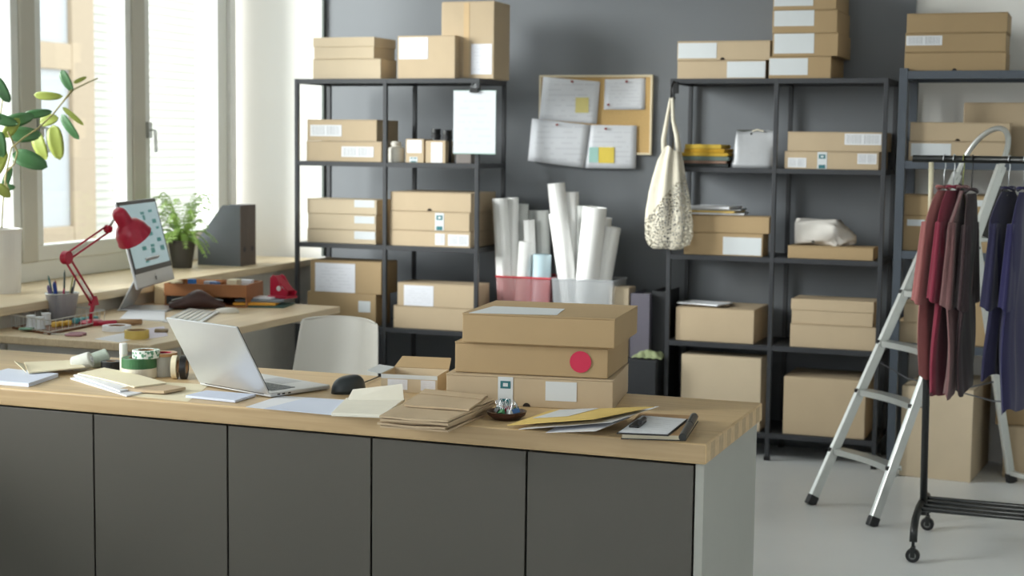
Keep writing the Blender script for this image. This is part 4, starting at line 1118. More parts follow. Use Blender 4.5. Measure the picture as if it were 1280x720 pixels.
# gold tape roll, white ring on top
def tape_roll(label, px, py, r, h, mside, mcore, z, core=.55, name='tape_roll', x=None, y=None):
    p = at(px, py, Z=z) if x is None else Vector((x, y, z))
    t = thing(name, label, 'tape', (p.x, p.y, z))
    obj('tape', MB().lathe([(r*core, 0), (r, 0), (r, h), (r*core, h), (r*core, 0)], 36), mside, t, bevel=.0008)
    obj('core', MB().lathe([(r*core-.003, .0005), (r*core-.0002, .0005), (r*core-.0002, h-.0005), (r*core-.003, h-.0005), (r*core-.003, .0005)], 30), mcore, t)
    return t
tape_roll('wide gold tape roll on the near corner of the window desk', 171, 423, .045, .032, P('gold tape', (206, 180, 96), rough=.35), 'kraftin', DZ, .8)
tape_roll('white tape roll on the window desk behind the gold one', 146, 413, .055, .02, 'paper', 'kraftin', DZ, .6)
o = sheet_on('loose white sheet on the near corner of the window desk', [(118, 424), (150, 428), (190, 419), (160, 415)], DZ, .001, 'paper', 'paper_sheet', 'paper')
o = sheet_on('lilac sheet at the near right of the window desk', [(183, 424), (210, 420), (205, 408), (180, 411)], DZ, .001, P('lilac paper', (226, 218, 232)), 'paper_sheet', 'paper')
o = sheet_on('white sheets in front of the computer on the window desk', [(150, 399), (206, 402), (206, 388), (160, 389)], DZ, .004, 'paper', 'paper_stack', 'paper')
p = at(198, 416, Z=DZ)
slab_local('small dark tin beside the gold tape roll', p.x, p.y+.02, DZ, .05, .04, .012, R(30), P('bronze', (140, 120, 90)), 'flat_tin', 'tin', bevel=.003)
# keyboard
kp = [at(x, y, Z=DZ) for x, y in ((203, 403), (248, 408), (273, 392), (236, 387))]; kc = sum(kp, Vector())/4
kb = thing('keyboard', 'white computer keyboard on the window desk behind the laptop lid', 'keyboard', (kc.x, kc.y, DZ))
lk = [(p.x-kc.x, p.y-kc.y) for p in kp]
obj('case', MB().prism(lk, 0, .008), 'silver', kb, bevel=.002)
kk = MB()
V4 = [Vector((x, y, 0)) for x, y in lk]
for i in range(14):
    for j in range(5):
        u, v = (i+.5)/14, (j+.5)/5; c_ = V4[3].lerp(V4[0], .04+.92*u).lerp(V4[2].lerp(V4[1], .04+.92*u), .08+.84*v)
        kk.box(c_.x-.007, c_.x+.007, c_.y-.008, c_.y+.008, .008, .011)
o = obj('keys', kk, 'white_pl', kb)
# mouse
p = at(283, 391, Z=DZ)
def mouse(label, p, z, rz, m, L_=.055, W_=.032, H_=.03):
    t = thing('computer_mouse', label, 'mouse', (p.x, p.y, z), rz)
    mb = MB(); rings = []
    for k in range(9):
        v = k/8; ring = []
        th_ = v*math.pi/2*.98; s_ = math.cos(th_)**.62
        for j in range(24):
            a = 2*math.pi*j/24
            ring.append(mb.bm.verts.new((W_*math.cos(a)*s_*(1 - .08*math.sin(a)), L_*math.sin(a)*s_, H_*math.sin(th_)**.85*(1+.12*math.sin(a)*s_))))
        rings.append(ring)
    for A, B in zip(rings, rings[1:]):
        for j in range(24): mb.bm.faces.new((A[j], A[(j+1) % 24], B[(j+1) % 24], B[j]))
    mb.bm.faces.new(rings[0][::-1]); mb.bm.faces.new(rings[-1])
    obj('shell', mb, m, t, smooth=True)
    return t
mouse('white mouse on the window desk beside the keyboard', p, DZ, R(-60), 'white_pl', .055, .034, .022)
# notebooks with hole punch
n0 = at(318, 386, Z=DZ)
n1 = at(310, 384, Z=DZ)
rz0 = R(-28)
def nb(label, dx, dy, z, w, d, h, rz, m): return slab_local(label, nx+dx, ny+dy, z, w, d, h, rz, m, 'notebook', 'notebook')
cx_ = [at(x, y, Z=DZ) for x, y in ((290, 385), (332, 387), (357, 381), (320, 378))]; cc = sum(cx_, Vector())/4
nx, ny = cc.x, cc.y+.02
nb('teal notebook at the bottom of the pile under the red hole punch', .02, .01, DZ, .20, .18, .009, R(14), P('dark teal card', (50, 88, 84)))
nb('yellow notebook in the pile under the red hole punch', -.02, -.005, DZ+.0095, .19, .17, .011, R(20), P('yellow orange card', (232, 166, 52)))
nb('blue grey notebook topmost in the pile under the red hole punch', -.01, .03, DZ+.021, .21, .16, .010, R(10), P('blue grey card', (130, 142, 152)))
nb('white pad lying on the blue grey notebook', -.02, .03, DZ+.0315, .13, .10, .006, R(6), M['paper'])
pp = at(340, 377, Z=DZ+.032)
hp = thing('hole_punch', 'crimson hole punch on the notebooks at the far end of the window desk', 'hole punch', (nx+.06, ny+.07, DZ+.0315), R(-12))
obj('base', MB().box(-.055, .055, -.035, .045, 0, .012), 'red', hp, bevel=.004)
Mt2 = Matrix.Translation((0, 0, 0))
side = [(-.045, .012), (.05, .012), (.058, .03), (.02, .05), (-.012, .098), (-.03, .105), (-.045, .09)]
Mr = Matrix(((1,0,0,0), (0,0,1,0), (0,1,0,0), (0,0,0,1)))
obj('lever', MB().prism(side, -.028, -.020, Mr).prism(side, .030, .038, Mr).bar((-.032, .006, .098), (.048, .006, .035), .05, .006, (.6, 0, .8)), 'red', hp, bevel=.002)
obj('pivot', MB().tube([(.008, -.032, .045), (.008, .042, .045)], .012, 16), P('white grey plastic', (214, 206, 206)), hp, bevel=.001)
# wooden organiser
o0, o1 = at(262, 377, Z=DZ), at(326, 372, Z=DZ)
ob_ = thing('desk_organiser', 'brown wooden organiser box full of supplies on the window desk', 'organiser', (-3.70, 6.04, DZ), R(12))
w_, d_, h_ = .19, .12, .10
mb = MB().box(-w_, w_, -d_, -d_+.008, .045, h_).box(-w_, w_, d_-.008, d_, .0, h_).box(-w_, -w_+.008, -d_+.008, d_-.008, 0, h_).box(w_-.008, w_, -d_+.008, d_-.008, 0, h_).box(-w_+.008, w_-.008, -d_+.008, d_-.008, .045, .052).box(-w_, w_, -d_, d_, -.0, .006)
obj('box_body', mb, 'woodbox', ob_, bevel=.001)
obj('divider', MB().box(-.004, .004, -d_+.009, d_-.009, .053, h_-.008), 'woodbox', ob_)
obj('drawer_front', MB().box(-w_+.01, w_*.35, -d_+.004, -d_+.010, .008, .043), 'black', ob_)
def loose(name, label, x, y, z, w, d, h, m, cat, rz=0):
    o = obj(name, MB().box(-w/2, w/2, -d/2, d/2, 0, h), m, None, loc=(x, y, z), rz=rz, bevel=.003); tag(o, label, cat); return o
oz = DZ+.0525
loose('eraser_block', 'blue pencil sharpener sticking out of the wooden organiser', -3.79, 6.0, oz, .03, .03, .06, P('bright blue', (60, 130, 210)), 'sharpener')
loose('small_box', 'pale grey small box in the wooden organiser', -3.74, 6.07, oz, .05, .04, .048, P('pale grey', (190, 196, 200)), 'box', .3)
loose('small_box', 'blue small box in the wooden organiser', -3.69, 6.03, oz, .04, .03, .05, P('mid blue', (90, 120, 170)), 'box', -.2)
loose('note_pad', 'cream note pad standing in the right end of the wooden organiser', -3.61, 6.06, oz, .05, .06, .062, 'cream', 'note pad', .2)
loose('note_pad', 'upright white note pad at the right end of the wooden organiser', -3.58, 6.11, oz, .07, .03, .058, 'paper', 'note pad', .1)
sb = at(250, 362, Z=DZ+.05)
loose('storage_carton', 'cream cardboard carton left of the wooden organiser', -3.90, 5.98, DZ, .10, .09, .10, P('cream board', (228, 214, 176)), 'box', .2)
# leather case
p = at(242, 387, Z=DZ)
lc = thing('leather_case', 'dark brown leather case lying in front of the wooden organiser', 'case', (p.x, p.y+.03, DZ), R(32))
mb = MB(); rings = []
for k in range(15):
    u = k/14; x = -.12+.24*u; hh = .072*(math.sin(math.pi*min(.97, max(.05, u)))**.45)*(1-.18*math.sin(u*9)); ring = []
    for j in range(16):
        a = 2*math.pi*j/16; ring.append(mb.bm.verts.new((x, .045*math.cos(a)*(.8+.2*math.sin(u*5)), hh*.5 + hh*.5*math.sin(a))))
    rings.append(ring)
for A, B in zip(rings, rings[1:]):
    for j in range(16): mb.bm.faces.new((A[j], A[(j+1) % 16], B[(j+1) % 16], B[j]))
mb.bm.faces.new(rings[0][::-1]); mb.bm.faces.new(rings[-1])
obj('case_body', mb, 'leather', lc, smooth=True)
obj('zip', MB().tube([(-.11, 0, .04), (-.05, .0, .054), (.05, 0, .05), (.11, 0, .036)], .0025, 6), 'alu', lc)

# ================================================================== ON THE SILL
def fern_leafs(mb, base, n, R0, up, seed, leaf_w=.006):
    rnd = random.Random(seed)
    for i in range(n):
        a = rnd.uniform(0, 2*math.pi); L_ = rnd.uniform(.6, 1)*R0; h = rnd.uniform(.2, 1)*up
        d = Vector((math.cos(a), math.sin(a), 0)); pts = []
        for k in range(9):
            u = k/8
            pts.append(Vector(base) + d*L_*u + Vector((0, 0, h*math.sin(u*math.pi*.62)*1.1 - .12*u*u*(1.2-h/up))))
        for k in range(1, 9):
            p = pts[k]; t = (pts[k]-pts[k-1]).normalized(); sd_ = t.cross(Vector((0,0,1))).normalized()
            ll = .024*(1-.55*abs(k/8-.35))
            for q_ in (0, .5):
                pp_ = pts[k-1].lerp(p, q_)
                for s in (-1, 1):
                    e = pp_ + sd_*s*ll + t*ll*.55 + Vector((0,0,-.008))
                    m_ = pp_.lerp(e, .5) 
                    vs = [mb.bm.verts.new(v) for v in (pp_, m_ + t*leaf_w + Vector((0,0,.003)), e, m_ - t*leaf_w + Vector((0,0,.003)))]
                    mb.bm.faces.new(vs)
        mb.tube(pts, .0012, 4)
p = at(226, 337, Z=SILLZ)
fp = at(224, 334, Z=SILLZ)
px_, py_ = fp.x+.03, fp.y-.02
t = thing('potted_fern', 'green fern in a dark grey pot on the window sill', 'plant', (px_, py_, SILLZ))
obj('pot', MB().lathe([(0,0),(.048,0),(.068,.13),(.070,.135),(.070,.14),(.062,.14),(.05,.02),(0,.02)], 32), 'potdark', t, smooth=False)
obj('soil', MB().lathe([(0,.122),(.0605,.122),(.0605,.126),(0,.128)], 24), P('soil', (60,46,36), rough=.95), t)
mb = MB(); fern_leafs(mb, (0, 0, .125), 70, .19, .25, 11, .0035)
obj('fronds', mb, 'fern', t)
# magazine files
for (lab, xa, dx) in (('dark grey magazine file on the sill, the one nearer the window', 0, -.175), ('dark grey magazine file on the sill, the one on the room side', 1, -.085)):
    pf = at(300, 331, Z=SILLZ)
    t = thing('magazine_file', lab, 'magazine file', (*wall_w(-.30 + .088*xa - .0, .98 + .0, 0).xy, SILLZ), WA + R(-8))
# remove the provisional roots; rebuilt below from measured corners
for o in [o for o in COL.objects if o.name.startswith('magazine_file')]: bpy.data.objects.remove(o)
pc = at(289, 331, Z=SILLZ); pr = at(310, 331, Z=SILLZ)
for k, lab in enumerate(('dark grey magazine file on the sill with its brown-grey spine to the room', )):
    pass
def magfile(label, x, y, rz, W_=.085, D_=.25, H_=.31):
    t = thing('magazine_file', label, 'magazine file', (x, y, SILLZ), rz)
    # local: spine at x=+D/2 facing +x?  side face (slanted) faces -y
    sidep = [(-D_/2, 0), (D_/2, 0), (D_/2, H_), (D_/2-.10, H_), (-D_/2, H_*.42)]
    Mr = Matrix(((1,0,0,0), (0,0,1,0), (0,1,0,0), (0,0,0,1)))
    obj('side', MB().prism(sidep, -W_/2, -W_/2+.003, Mr), 'filegrey', t)
    obj('side', MB().prism(sidep, W_/2-.003, W_/2, Mr), 'filegrey', t)
    obj('base', MB().box(-D_/2, D_/2, -W_/2+.0031, W_/2-.0031, 0, .003).box(-D_/2, -D_/2+.003, -W_/2+.0031, W_/2-.0031, .003, H_*.42), 'filegrey', t)
    sp = obj('spine', MB().box(D_/2, D_/2+.003, -W_/2, W_/2, 0, H_), 'filebrown', t)
    obj('finger_hole_shade', MB().tube([(D_/2+.003, 0, .085), (D_/2+.0045, 0, .085)], .014, 18), 'black', sp)  # black disc paints the dark inside of the hole, spine stays whole
    obj('papers', MB().box(-D_/2+.006, D_/2-.006, -W_/2+.012, W_/2-.03, .004, H_*.40), 'paper', t)
    return t
# near face runs from (237,331) to (290,331): that face is the slanted side; spine faces right
A_, B_ = at(247, 331, Z=SILLZ), at(300, 333, Z=SILLZ); C_ = at(310, 331, Z=SILLZ)
dirx = (B_-A_); rzf = math.atan2(dirx.y, dirx.x)
dl = dirx.length
mm_ = (A_+B_)/2; nrm = Vector((-math.sin(rzf), math.cos(rzf), 0))
for k, lab in enumerate(('dark grey magazine file on the sill, the nearer of the two', 'dark grey magazine file on the sill, the one behind, towards the shelving')):
    c_ = mm_ + nrm*(.045 + k*.088)
    magfile(lab, c_.x, c_.y, rzf, .085, min(.30, dl), .312)
# big plant in white pot at far left
pc = at(-6, 366, Z=SILLZ)
bp = thing('potted_plant', 'large leafy plant in a white pot at the left end of the sill', 'plant', (pc.x+.02, pc.y+.02, SILLZ))
B0 = Vector(bp.location)
obj('pot', MB().lathe([(0,0),(.075,0),(.082,.25),(.085,.262),(.085,.268),(.074,.268),(.068,.02),(0,.02)], 32), 'potwhite', bp, smooth=False)
obj('soil', MB().lathe([(0,.245),(.0735,.245),(.0735,.25),(0,.252)], 24), P('soil', (60,46,36)), bp)
def pl3(px, py, X): return at(px, py, X=X) - B0
XL = B0.x
stems = [[(2, 285), (4, 250), (8, 215), (14, 185), (30, 172), (48, 160), (66, 143), (78, 128), (90, 112)], [(-3, 285), (-6, 240), (-8, 200), (-2, 160), (4, 120)], [(8, 215), (18, 205), (22, 190), (10, 165)], [(78, 128), (92, 112), (108, 104), (122, 98)], [(14, 185), (6, 225), (12, 240)]]
for k, s_ in enumerate(stems):
    Xs = [XL + .0 + .02*i*(1 if k % 2 == 0 else -1) for i in range(len(s_))]
    obj('stem', MB().tube([pl3(x, y, Xs[i]) for i, (x, y) in enumerate(s_)], .0035, 7), 'stem', bp, smooth=True)
leaves = [(83, 101, 22, 9, 62, 'leaf'), (60, 120, 27, 8, 2, 'leaf2'), (87, 159, 28, 9, 55, 'leaf'), (70, 178, 33, 15, 80, 'leaf2'), (37, 200, 34, 16, 20, 'leaf'), (30, 168, 30, 14, 0, 'leaf'), (47, 142, 26, 8, -8, 'leaf'),
          (61, 150, 18, 11, -15, 'leaf2'), (50, 182, 28, 14, 70, 'leaf2'), (91, 145, 26, 5, 40, 'leaf2'), (2, 112, 26, 11, 60, 'leaf'), (4, 150, 26, 10, 15, 'leaf'), (22, 150, 30, 12, -15, 'leaf'), (-2, 205, 28, 12, -60, 'leaf2'),
          (9, 222, 22, 7, -70, 'leaf'), (3, 238, 18, 9, 40, 'leaf2'), (0, 180, 24, 12, 80, 'leaf'), (14, 160, 22, 10, -50, 'leaf2'), (12, 234, 10, 6, 0, 'leaf'), (-18, 140, 30, 14, 30, 'leaf'), (-20, 190, 30, 14, -30, 'leaf2'), (100, 100, 14, 4, -25, 'leaf2')]
for i, (px, py, l, w, ang_, m) in enumerate(leaves):
    rnd = random.Random(i); X = XL + rnd.uniform(-.05, .11)
    c = pl3(px, py, X); a = R(-ang_); sc_ = 1/262
    rt = Vector((cy, sy, 0)); u_ = (rt*math.cos(a) + Vector((0,0,1))*math.sin(a)); v_ = (-rt*math.sin(a) + Vector((0,0,1))*math.cos(a))
    toward = Vector((sy, -cy, 0))
    v_ = (v_ + toward*rnd.uniform(-.35, .35)).normalized()
    nn = u_.cross(v_)
    L_, W_ = l*sc_*.62, w*sc_*.62
    mb = MB()
    def lf(s, t_):
        x = -1 + 2*s; hw = W_*math.sqrt(max(0, 1-abs(x)**2.2))*(1 - .12*x)
        y = (-1+2*t_)
        return c + u_*(L_*x) + v_*(hw*y) + nn*(.12*abs(y)*hw - .12*L_*x*x)
    mb.grid(lf, 12, 5)
    obj('leaf', mb, m, bp, smooth=True, solid=.0006)

# ================================================================== THE COUNTER
ZC = .767
XE = -.872; PW = .4413; YC = 3.702
wt = obj('worktop', MB().box(-4.05, 0, 0, .675, .715, ZC), 'oak', None, loc=(XE, YC-.015, 0), bevel=.006, seg=3)
tag(wt, 'long thick oak worktop on the grey cabinets', 'worktop')
XC = -.905
def cab(i, label):
    t = thing('base_cabinet', label, 'cabinet', (XC - (i+.5)*PW, YC, 0), 0, None)
    w = PW/2
    obj('body', MB().box(-w+.0005, w-.0005, .021, .62, .08, .714), 'gap', t)
    obj('door', MB().box(-w+.0028, w-.0028, 0, .019, .06, .708), 'door', t, bevel=.0015)
    obj('plinth', MB().box(-w+.0005, w-.0005, .05, .06, 0, .079), 'gap', t)
ordn = ['rightmost dark grey cabinet, next to the light end panel', 'second dark grey cabinet from the right end of the counter', 'third dark grey cabinet from the right, under the kraft bags',
        'dark grey cabinet below the laptop, fourth from the right', 'dark grey cabinet below the tape rolls, fifth from the right', 'leftmost dark grey cabinet, cut by the left edge of the photo']
for i, l in enumerate(ordn): cab(i, l)
ep = obj('end_panel', MB().box(0, .022, .0, .63, 0, .714), 'panel', None, loc=(XC+.002, YC+.002, 0), bevel=.001)
tag(ep, 'light grey end panel closing the right end of the counter', 'panel')

# box stack
carton('kraft shipping box with a teal printed strip, bottom of the stack on the counter', -1.686, 3.97, ZC, .47, .345, .085, R(9.5), 'mailer', 'kraft', None,
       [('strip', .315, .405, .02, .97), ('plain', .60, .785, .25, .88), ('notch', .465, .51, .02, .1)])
bx_ = bpy.data.objects[[o.name for o in COL.objects if o.get('label', '').startswith('kraft shipping box with a teal')][0]]
b2 = carton('kraft box with a round crimson sticker, middle of the stack on the counter', -1.674, 4.003, ZC+.0865, .436, .34, .086, R(7), 'mailer', 'kraft3')
Mq = Matrix(((1,0,0,.1415), (0,0,1,-.1725), (0,1,0,.044), (0,0,0,1)))
obj('round_sticker', MB().prism([(.030*math.cos(a), .030*math.sin(a)) for a in [2*math.pi*i/40 for i in range(40)]], 0, .0012, Mq), 'magenta', b2)
b3 = carton('kraft box with white label on its lid, topmost of the counter stack', -1.648, 3.992, ZC+.1735, .432, .37, .082, R(6.5), 'mailer', 'kraft3')
cs = [at(x, y, Z=1.0235) for x, y in ((586, 391), (696, 393.5), (706, 386), (617, 382.5))]
iv = Matrix.Translation(b3.location) @ Matrix.Rotation(b3.rotation_euler.z, 4, 'Z'); iv = iv.inverted()
ls = [iv @ p for p in cs]
obj('shipping_label', MB().prism([(p.x, p.y) for p in ls], .0822, .0830), 'plainlabel', b3)

# laptop
LB, LH = Vector((.355, .935, 0)).normalized(), Vector((-.935, .355, 0)).normalized()
hr = Vector((-2.172, 3.842, ZC))
lap = thing('laptop', 'open silver laptop seen from behind its lid on the counter', 'laptop', hr, 0)
lw, ld = .325, .226
bs = [Vector((0,0,0)), LH*lw, LH*lw+LB*ld, LB*ld]
obj('base', MB().prism([(p.x, p.y) for p in bs], .003, .015), 'silver', lap, bevel=.003)
kbm = MB()
for i in range(14):
    for j in range(5):
        c_ = LH*(.03+.265*(i+.5)/14) + LB*(.03+.09*(j+.5)/5)
        kbm._add([(c_ + LH*a*.0075 + LB*b*.007 + Vector((0,0,z))) for z in (.0152, .0166) for (a, b) in ((-1,-1),(1,-1),(1,1),(-1,1))], [(0,3,2,1),(4,5,6,7),(0,1,5,4),(1,2,6,5),(2,3,7,6),(3,0,4,7)])
obj('keys', kbm, P('grey keys', (150, 154, 158)), lap)
tp_ = [LH*.11+LB*.135, LH*.215+LB*.135, LH*.215+LB*.21, LH*.11+LB*.21]
obj('touchpad', MB().prism([(p.x, p.y) for p in tp_], .015, .0154), P('touchpad grey', (188, 190, 194)), lap)
pm = MB()
for k in (.03, .048, .07): pm._add([(LB*(k+a*.005) + LH*b + Vector((0,0,z))) for z in (.007, .011) for (a, b) in ((-1,-.0004),(1,-.0004),(1,.002),(-1,.002))], [(0,3,2,1),(4,5,6,7),(0,1,5,4),(1,2,6,5),(2,3,7,6),(3,0,4,7)])
obj('ports', pm, 'black', lap)
obj('rubber_foot', MB().box(-.006, .006, -.006, .006, 0, .003, Matrix.Translation(LB*.02+LH*.02)).box(-.006, .006, -.006, .006, 0, .003, Matrix.Translation(LB*.2+LH*.02)).box(-.006, .006, -.006, .006, 0, .003, Matrix.Translation(LB*.2+LH*.3)).box(-.006, .006, -.006, .006, 0, .003, Matrix.Translation(LB*.02+LH*.3)), 'black', lap)
UPv = (-LB*.116 + Vector((0, 0, .202)))
lid = [Vector((0,0,.013))+LH*.001, LH*(lw-.001)+Vector((0,0,.013)), LH*(lw-.001)+Vector((0,0,.013))+UPv, Vector((0,0,.013))+LH*.001+UPv]
ldn = obj('lid', MB().quad(lid, -.005), 'silver', lap, bevel=.0022)
nf = UPv.cross(LH).normalized()
ins = [p + nf*.0 for p in lid]
cL = sum(lid, Vector())/4
if (nf.dot(LB)) < 0: nf = -nf
offs = .0056
sc4 = [cL + (p-cL)*.95 + nf*offs for p in lid]
obj('screen', MB().quad(sc4, .0005 if (sc4[1]-sc4[0]).cross(sc4[3]-sc4[0]).dot(nf) > 0 else -.0005), P('dark display', (40, 44, 50), rough=.2), lap)
obj('hinge', MB().tube([LH*.03+Vector((0,0,.013)), LH*(lw-.03)+Vector((0,0,.013))], .0045, 10), P('dark hinge', (60, 60, 62)), lap)

# sheets and envelopes
sheet_on('thick stack of bluish white paper at the far left of the counter', [(-25, 463), (20, 462), (70, 470), (36, 484)], ZC, .001, 'bluepaper', 'paper_sheet', 'paper') if False else None
c4 = [at(x, y, Z=ZC) for x, y in ((-40, 478), (36, 484), (73, 471.5), (10, 465))]; cc = sum(c4, Vector())/4
o = obj('paper_stack', MB().prism([(p.x-cc.x, p.y-cc.y) for p in c4], 0, .012), 'bluepaper', None, loc=(cc.x, cc.y, ZC), bevel=.001); tag(o, 'stack of bluish white paper at the far left of the counter', 'paper')
sheet_on('sand coloured envelope with a raised flap on the bluish paper stack', [(36, 467), (107, 461.5), (92, 453), (30, 454)], ZC+.014, .004, 'cream', lift=.004)
fl_ = [at(18, 452, Z=ZC+.035), at(33, 466, Z=ZC+.018), at(30, 455.5, Z=ZC+.018)]
o = obj('envelope', MB()._add([p for p in fl_] + [p + Vector((0,0,.002)) for p in fl_], [(0,2,1),(3,4,5),(0,1,4,3),(1,2,5,4),(2,0,3,5)]), 'cream', None)
c_ = sum(fl_, Vector())/3
for v in o.data.vertices: v.co -= c_
o.location = c_; tag(o, 'small torn sand coloured paper scrap standing at the far left of the counter', 'paper'); o.name = 'paper_scrap'
sheet_on('long white envelope at the bottom of the fanned pile left of the tape rolls', [(88, 474), (158, 496), (200, 487), (120, 467)], ZC+.001, .004, 'paper')
sheet_on('white envelope in the middle of the fanned pile left of the tape rolls', [(92, 470), (150, 490), (200, 481), (125, 464)], ZC+.0065, .004, 'paper', bend=.003)
sheet_on('kraft envelope poking out right from the fanned pile', [(150, 489), (205, 493), (232, 488), (175, 480)], ZC+.003, .008, 'bag', lift=.002) 
sheet_on('cream envelope on top of the fanned pile left of the tape rolls', [(97, 468), (168, 485), (208, 480), (130, 461)], ZC+.0125, .004, 'cream', bend=.004)
sheet_on('pale cream sheet lying flat between the fanned pile and the laptop', [(165, 495), (235, 502), (262, 481), (205, 478)], ZC, .0008, 'cream', 'paper_sheet', 'paper')
c4 = [at(x, y, Z=ZC) for x, y in ((232, 497.5), (294, 504), (320, 496), (258, 491))]; cc = sum(c4, Vector())/4
o = obj('paper_stack', MB().prism([(p.x-cc.x, p.y-cc.y) for p in c4], .0, .007), 'bluepaper', None, loc=(cc.x, cc.y, ZC+.001), bevel=.001); tag(o, 'small stack of pale blue cards in front of the laptop lid', 'paper')
sheet_on('printed white sheet on the counter right of the laptop, tip pointing left', [(307, 509), (414, 519), (432, 500), (350, 495)], ZC, .001, 'paper', 'paper_sheet', 'paper')
sheet_on('second white sheet half under the cream envelope', [(330, 511), (425, 519.5), (455, 503), (385, 497)], ZC+.0014, .001, 'bluepaper', 'paper_sheet', 'paper')
# open-flap cream envelope
fb = [at(x, y, Z=ZC+.006) for x, y in ((414, 519), (480, 521.5), (506, 501), (433, 500))]
ec = sum(fb, Vector())/4
ev = thing('open_envelope', 'large off-white envelope with its flap folded open in front of the mouse', 'envelope', (ec.x, ec.y, ZC+.003))
obj('pocket', MB().prism([(p.x-ec.x, p.y-ec.y) for p in fb], 0, .010), 'cream' if False else P('off white paper', (236, 232, 218), rough=.7), ev, bevel=.002)
q0, q1 = at(434, 500, Z=ZC+.012), at(505, 500.5, Z=ZC+.012)
q2, q3 = on_plane(503, 480, q1+Vector((0,.02,0)), Vector((.2,-1,.2)).normalized()), on_plane(441, 487, q0+Vector((0,.02,0)), Vector((.2,-1,.2)).normalized())
O3 = Vector((ec.x, ec.y, ZC+.003))
obj('flap', MB().quad([q0-O3, q1-O3, q2-O3, q3-O3], .0012), P('off white paper', (236, 232, 218)), ev)
# kraft paper bags pile
def bagobj(label, pts, z, th, k, n_layers=1):
    w4 = [at(x, y, Z=z) for x, y in pts]; cc = sum(w4, Vector())/4
    t = thing('kraft_paper_bag', label, 'paper bag', (cc.x, cc.y, z), 0, 'kraft paper bags in the counter pile')
    l4 = [p-cc for p in w4]
    def layer(z0, th_, s=1.0, top=True):
        mb = MB(); n = 8; rnd = random.Random(k)
        def f(u, v, dz):
            p = l4[0].lerp(l4[1], u).lerp(l4[3].lerp(l4[2], u), v)*s
            p.z = dz + .0015*math.sin(u*7+k)*math.sin(v*5+k)
            return p
        V = [[mb.bm.verts.new(f(i/(n-1), j/(n-1), z0)) for j in range(n)] for i in range(n)]
        W = [[mb.bm.verts.new(f(i/(n-1), j/(n-1), z0+th_)) for j in range(n)] for i in range(n)]
        for i in range(n-1):
            for j in range(n-1):
                mb.bm.faces.new((V[i][j], V[i][j+1], V[i+1][j+1], V[i+1][j])); mb.bm.faces.new((W[i][j], W[i+1][j], W[i+1][j+1], W[i][j+1]))
            mb.bm.faces.new((V[i][0], V[i+1][0], W[i+1][0], W[i][0])); mb.bm.faces.new((V[i+1][n-1], V[i][n-1], W[i][n-1], W[i+1][n-1]))
            mb.bm.faces.new((V[0][i+1], V[0][i], W[0][i], W[0][i+1])); mb.bm.faces.new((V[n-1][i], V[n-1][i+1], W[n-1][i+1], W[n-1][i]))
        return mb
    obj('bag_sheet', layer(0, th), 'bag', t)
    # folded bottom strip
    a, b, c_, d_ = l4[0].lerp(l4[3], .70), l4[1].lerp(l4[2], .70), l4[2], l4[3]
    mb = MB().prism([(p.x*.99, p.y*.99) for p in (a, b, c_, d_)], th+.0012, th+.0024)
    obj('folded_bottom', mb, 'bag', t)
    return t
base = [(473, 534), (558, 540), (617, 514), (520, 508)]
for k in range(5):
    j_ = random.Random(k+20); dx = j_.uniform(-2.5, 2.5); dy = j_.uniform(-.8, .8)
    bagobj(['kraft paper bag at the very bottom of the pile at the counter edge', 'kraft paper bag second from the bottom of the pile at the counter edge', 'kraft paper bag in the middle of the pile at the counter edge', 'kraft paper bag second from the top in the lower pile at the counter edge', 'kraft paper bag topmost in the wider lower pile'][k],
           [(x+dx, y+dy-k*3.0) for x, y in base], ZC+.0070*k+.0002, .0052, k)
bagobj('kraft paper bag lying askew on top of the bag pile', [(505, 508), (586, 514), (610, 497), (531, 489)], ZC+.0355, .005, 9)
# carton of labels behind the envelope
a_, b_ = at(508, 493, Z=ZC), at(557, 494, Z=ZC)
oc = thing('open_carton', 'small open white-lined carton with labels between the mouse cable and the box stack', 'box', (-1.87, 4.17, ZC), R(9))
w_, d_, h_ = .085, .07, .052
obj('walls', MB().box(-w_, w_, -d_, -d_+.003, 0, h_).box(-w_, w_, d_-.003, d_, 0, h_).box(-w_, -w_+.003, -d_+.003, d_-.003, 0, h_).box(w_-.003, w_, -d_+.003, d_-.003, 0, h_).box(-w_+.003, w_-.003, -d_+.003, d_-.003, 0, .003), 'kraft2', oc, bevel=.0008)
obj('flap', MB().quad([(-w_, d_, h_), (w_, d_, h_), (w_*.9, d_+.06, h_+.025), (-w_*.9, d_+.06, h_+.025)], .002), 'kraft3', oc)
obj('flap', MB().quad([(-w_, -d_, h_), (-w_, d_, h_), (-w_-.045, d_*.9, h_+.006), (-w_-.045, -d_*.9, h_+.006)], .002), 'plainlabel', oc)
obj('rim_strip', MB().box(-w_, w_, -d_-.001, -d_-.0001, h_-.012, h_), 'plainlabel', oc)
obj('side_label', MB().box(-w_+.02, -.005, -d_-.0012, -d_-.0001, .008, h_-.014), 'address', oc)
obj('side_label', MB().box(.035, w_-.006, -d_-.0012, -d_-.0001, .008, h_-.014), 'address', oc)
# black mouse with cable
pm_ = at(433, 492, Z=ZC)
ms = mouse('black corded mouse on the counter between the laptop and the box stack', Vector((-2.02, 4.03, 0)), ZC, R(-35), P('charcoal plastic', (40, 48, 52), rough=.35), .054, .036, .050)
cpts = [at(452, 479, Z=ZC+.006), at(462, 475.5, Z=ZC+.004), at(474, 470.5, Z=ZC+.004), at(488, 469.5, Z=ZC+.004), at(505, 471, Z=ZC+.004)]
o3 = ms.location; iv = (Matrix.Translation(o3) @ Matrix.Rotation(ms.rotation_euler.z, 4, 'Z')).inverted()
obj('cable', MB().tube([iv @ p for p in cpts], .002, 8), 'black', ms, smooth=True)
